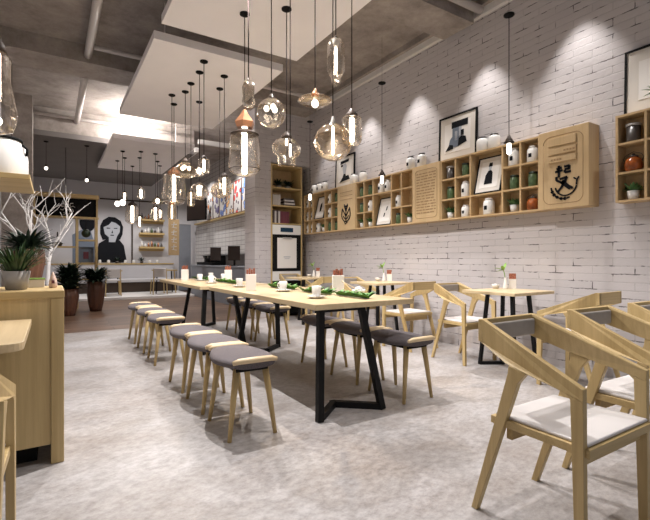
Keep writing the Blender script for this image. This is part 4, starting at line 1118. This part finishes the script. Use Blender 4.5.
glassp(t, [(.022, z+.02)]+[(.147*math.sin(a), z-.125+.14*math.cos(a)) for a in (.35, .7, 1.05, 1.4, 1.75, 2.1, 2.45, 2.8)]+[(0, z-.265)], 'glass_amber', wob=lambda a, zz: .015*math.sin(a*7+zz*40)); tube_bulb(t, z, z-.22, .012)
t, z = pend(2.03, 2.82, 2.235, 'clear drum pendant with dark domed cap beside the amber globe', group=GP, cap=(.05, .055))
glassp(t, [(.045, z), (.075, z-.002), (.08, z-.02), (.072, z-.06), (.08, z-.10), (.078, z-.19), (.06, z-.215), (.03, z-.225)], wob=lambda a, zz: .02*math.sin(a*6)); tube_bulb(t, z, z-.2, .024)
t, z = pend(1.265, 3.10, 2.42, 'frosted relief glass cylinder pendant in front of the middle panel', group=GP, cap=(.014, .02))
glassp(t, [(.01, z), (.038, z-.005), (.046, z-.05), (.042, z-.12), (.048, z-.16), (.034, z-.195), (0, z-.2)], 'glass_frost', wob=lambda a, zz: .06*math.sin(a*5+zz*60))
# third panel
GF = 'small pendants on the farthest panel'
jar_pend(1.567, 9.67, 2.56, 2.30, .075, 'small clear pendant on the farthest panel, right of the mural', tr=.025, group=GF, coil=False)
jar_pend(1.356, 10.45, 2.56, 2.36, .06, 'small clear pendant on the farthest panel, left of the others', tr=.02, group=GF, coil=False)
t, z = pend(1.239, 9.84, 2.33, 'bare round bulb pendant on the farthest panel, above the mural hair, right one', group=GF, cap=(.025, .05)); ball_bulb(t, z-.05, .055)
t, z = pend(1.258, 10.85, 2.42, 'bare round bulb pendant on the farthest panel, leftmost and low', group=GF, cap=(.025, .05)); ball_bulb(t, z-.05, .055)
jar_pend(1.636, 10.27, 2.05, 1.75, .06, 'slim pendant on the farthest panel hanging over the back bench', tr=.018, group=GF, coil=False)
jar_pend(1.636, 11.283, 2.43, 1.90, .16, 'large clear jar pendant right of the mural', tr=.04, group=GF, capr=.1)
jar_pend(1.858, 9.71, 2.22, 1.86, .085, 'clear jar pendant left of the wooden hanging sign', tr=.03, group=GF, coil=False)
t, z = pend(2.044, 10.43, 2.50, 'low white dome pendant on the farthest panel', group=GF, cap=(.03, .03)); glassp(t, [(.03, z), (.1, z-.04), (.13, z-.11), (.12, z-.14)], 'glass_amber'); ball_bulb(t, z-.08, .05)
jar_pend(2.188, 10.88, 2.28, 2.02, .07, 'small clear pendant right of the low white dome pendant', tr=.025, group=GF, coil=False)
# wall pendants hung on hair-thin wires from the slab
def wall_pend(y, label):
    t, z = pend(3.7, y, 2.22, label, 3.39, 'bare filament pendants in front of the brick wall', (.035, .06), rose=.05)
    MB().tube([(0, 0, 0), (0, 0, .61)], .0012, 4).build('ceiling_wire', M['cord'], t)
    MB().lathe([(.0, z+.02), (.045, z+.012), (.05, z), (0, z)], 18).build('lamp_collar', M['dark_cap'], t)
    MB().lathe([(0, z), (.018, z-.005), (.022, z-.05), (.02, z-.1), (0, z-.115)], 14).build('bulb', M['bulb_soft'], t)
wall_pend(2.57, 'bare filament pendant nearest the camera, in front of the shelf jars')
wall_pend(4.456, 'bare filament pendant in the middle of the brick wall')
wall_pend(6.35, 'bare filament pendant farthest along the brick wall beside the cabinet')
# left edge pendants
def left_pend():
    t, z = pend(-.253, 3.0, 2.26, 'big wavy glass pendant cut by the left edge', ZC, None, (.04, .07))
    glassp(t, [(.04, z), (.06, z-.03), (.06, z-.15), (.08, z-.30), (.088, z-.36), (.07, z-.43), (0, z-.46)], wob=lambda a, zz: .05*math.sin(a*5+zz*20)); tube_bulb(t, z, z-.25, .015); ball_bulb(t, z-.38, .02)
left_pend()
t, z = pend(-.50, 7.84, 2.62, 'pendant on a black rose at the concrete beam, lamp behind the white jar', ZC, None, (.03, .06)); ball_bulb(t, z-.04, .05)
t, z = pend(-.1, 10.45, 2.98, 'tiny pendant above the black sign board, left one', 3.449, None, (.03, .05)); ball_bulb(t, z-.03, .03)
t, z = pend(.62, 10.4, 2.80, 'tiny pendant above the black sign board, right one', 3.449, None, (.03, .05)); ball_bulb(t, z-.03, .03)

# ------------------------------------------------------------------ lights
def spot(x, y, z, w, size=120, blend=.6, r=.04, aim=None, col=(1, .955, .925)):
    l = bpy.data.lights.new('spot', 'SPOT'); l.energy = w; l.spot_size = math.radians(size); l.spot_blend = blend; l.shadow_soft_size = r; l.color = col
    o = bpy.data.objects.new('spot_light', l); COL.objects.link(o); o.location = (x, y, z)
    if aim: o.rotation_euler = (Vector(aim)-Vector((x, y, z))).to_track_quat('-Z', 'Y').to_euler()
    return o
def area(x, y, z, w, sx, sy, rot=(0, 0, 0), col=(1, .95, .9)):
    l = bpy.data.lights.new('area', 'AREA'); l.energy = w; l.shape = 'RECTANGLE'; l.size = sx; l.size_y = sy; l.color = col
    o = bpy.data.objects.new('area_light', l); COL.objects.link(o); o.location = (x, y, z); o.rotation_euler = rot
    return o
# down spots in front of the brick wall (scallops)
for y in (.05, 1.1, 2.15, 3.2, 4.3, 5.35, 6.4): spot(3.90, y, 3.74, 75, 66, .6, .02)
# down spots recessed in the hung panels, in the slab over the aisles
for x, y, w in ((1.12, 3.0, 290), (2.18, 3.4, 170), (1.12, 5.3, 190), (2.18, 5.5, 150), (1.6, 9.2, 80)): spot(x, y, 3.28, w, 122, .5, .012)
for x, y, w in ((3.3, 2.5, 60), (3.3, 4.6, 50), (2.0, 1.35, 130), (.5, 1.2, 28), (.0, 4.6, 40), (.2, 8.2, 40)): spot(x, y, 3.7, w, 100, .6, .012)
# lamps over the back lounge and service counter, and the bright recess
spot(1.5, 13.2, 3.4, 170, 140, .5, .05); spot(3.5, 10.5, 3.9, 160, 120, .5, .05); spot(3.5, 13.3, 3.9, 120, 120, .5, .05)
l = bpy.data.lights.new('recess_lamp', 'POINT'); l.energy = 85; l.shadow_soft_size = .1; l.color = (1, .95, .9)
o = bpy.data.objects.new('recess_lamp', l); COL.objects.link(o); o.location = (1.45, 9.35, 3.72)
# added soft fill and dim ambient from the unbuilt side behind the camera
area(1.7, -2.0, 2.0, 8, 4.5, 3.2, (PI/2, 0, 0), (.95, .97, 1))
W = bpy.data.worlds.new('World'); S.world = W; W.use_nodes = True
W.node_tree.nodes['Background'].inputs[0].default_value = (.85, .9, 1, 1); W.node_tree.nodes['Background'].inputs[1].default_value = .18

# ------------------------------------------------------------------ camera
cd = bpy.data.cameras.new('camera'); cam = bpy.data.objects.new('camera', cd); COL.objects.link(cam)
cd.sensor_width = 36; cd.lens = 24; cd.clip_start = .02
cam.location = (0, 0, 1.04); cam.rotation_euler = (PI/2, 0, -math.radians(32.211))
S.camera = cam
S.view_settings.view_transform = 'Standard'; S.view_settings.look = 'None'; S.view_settings.exposure = 0.24; S.view_settings.gamma = 1
S.view_settings.use_curve_mapping = False
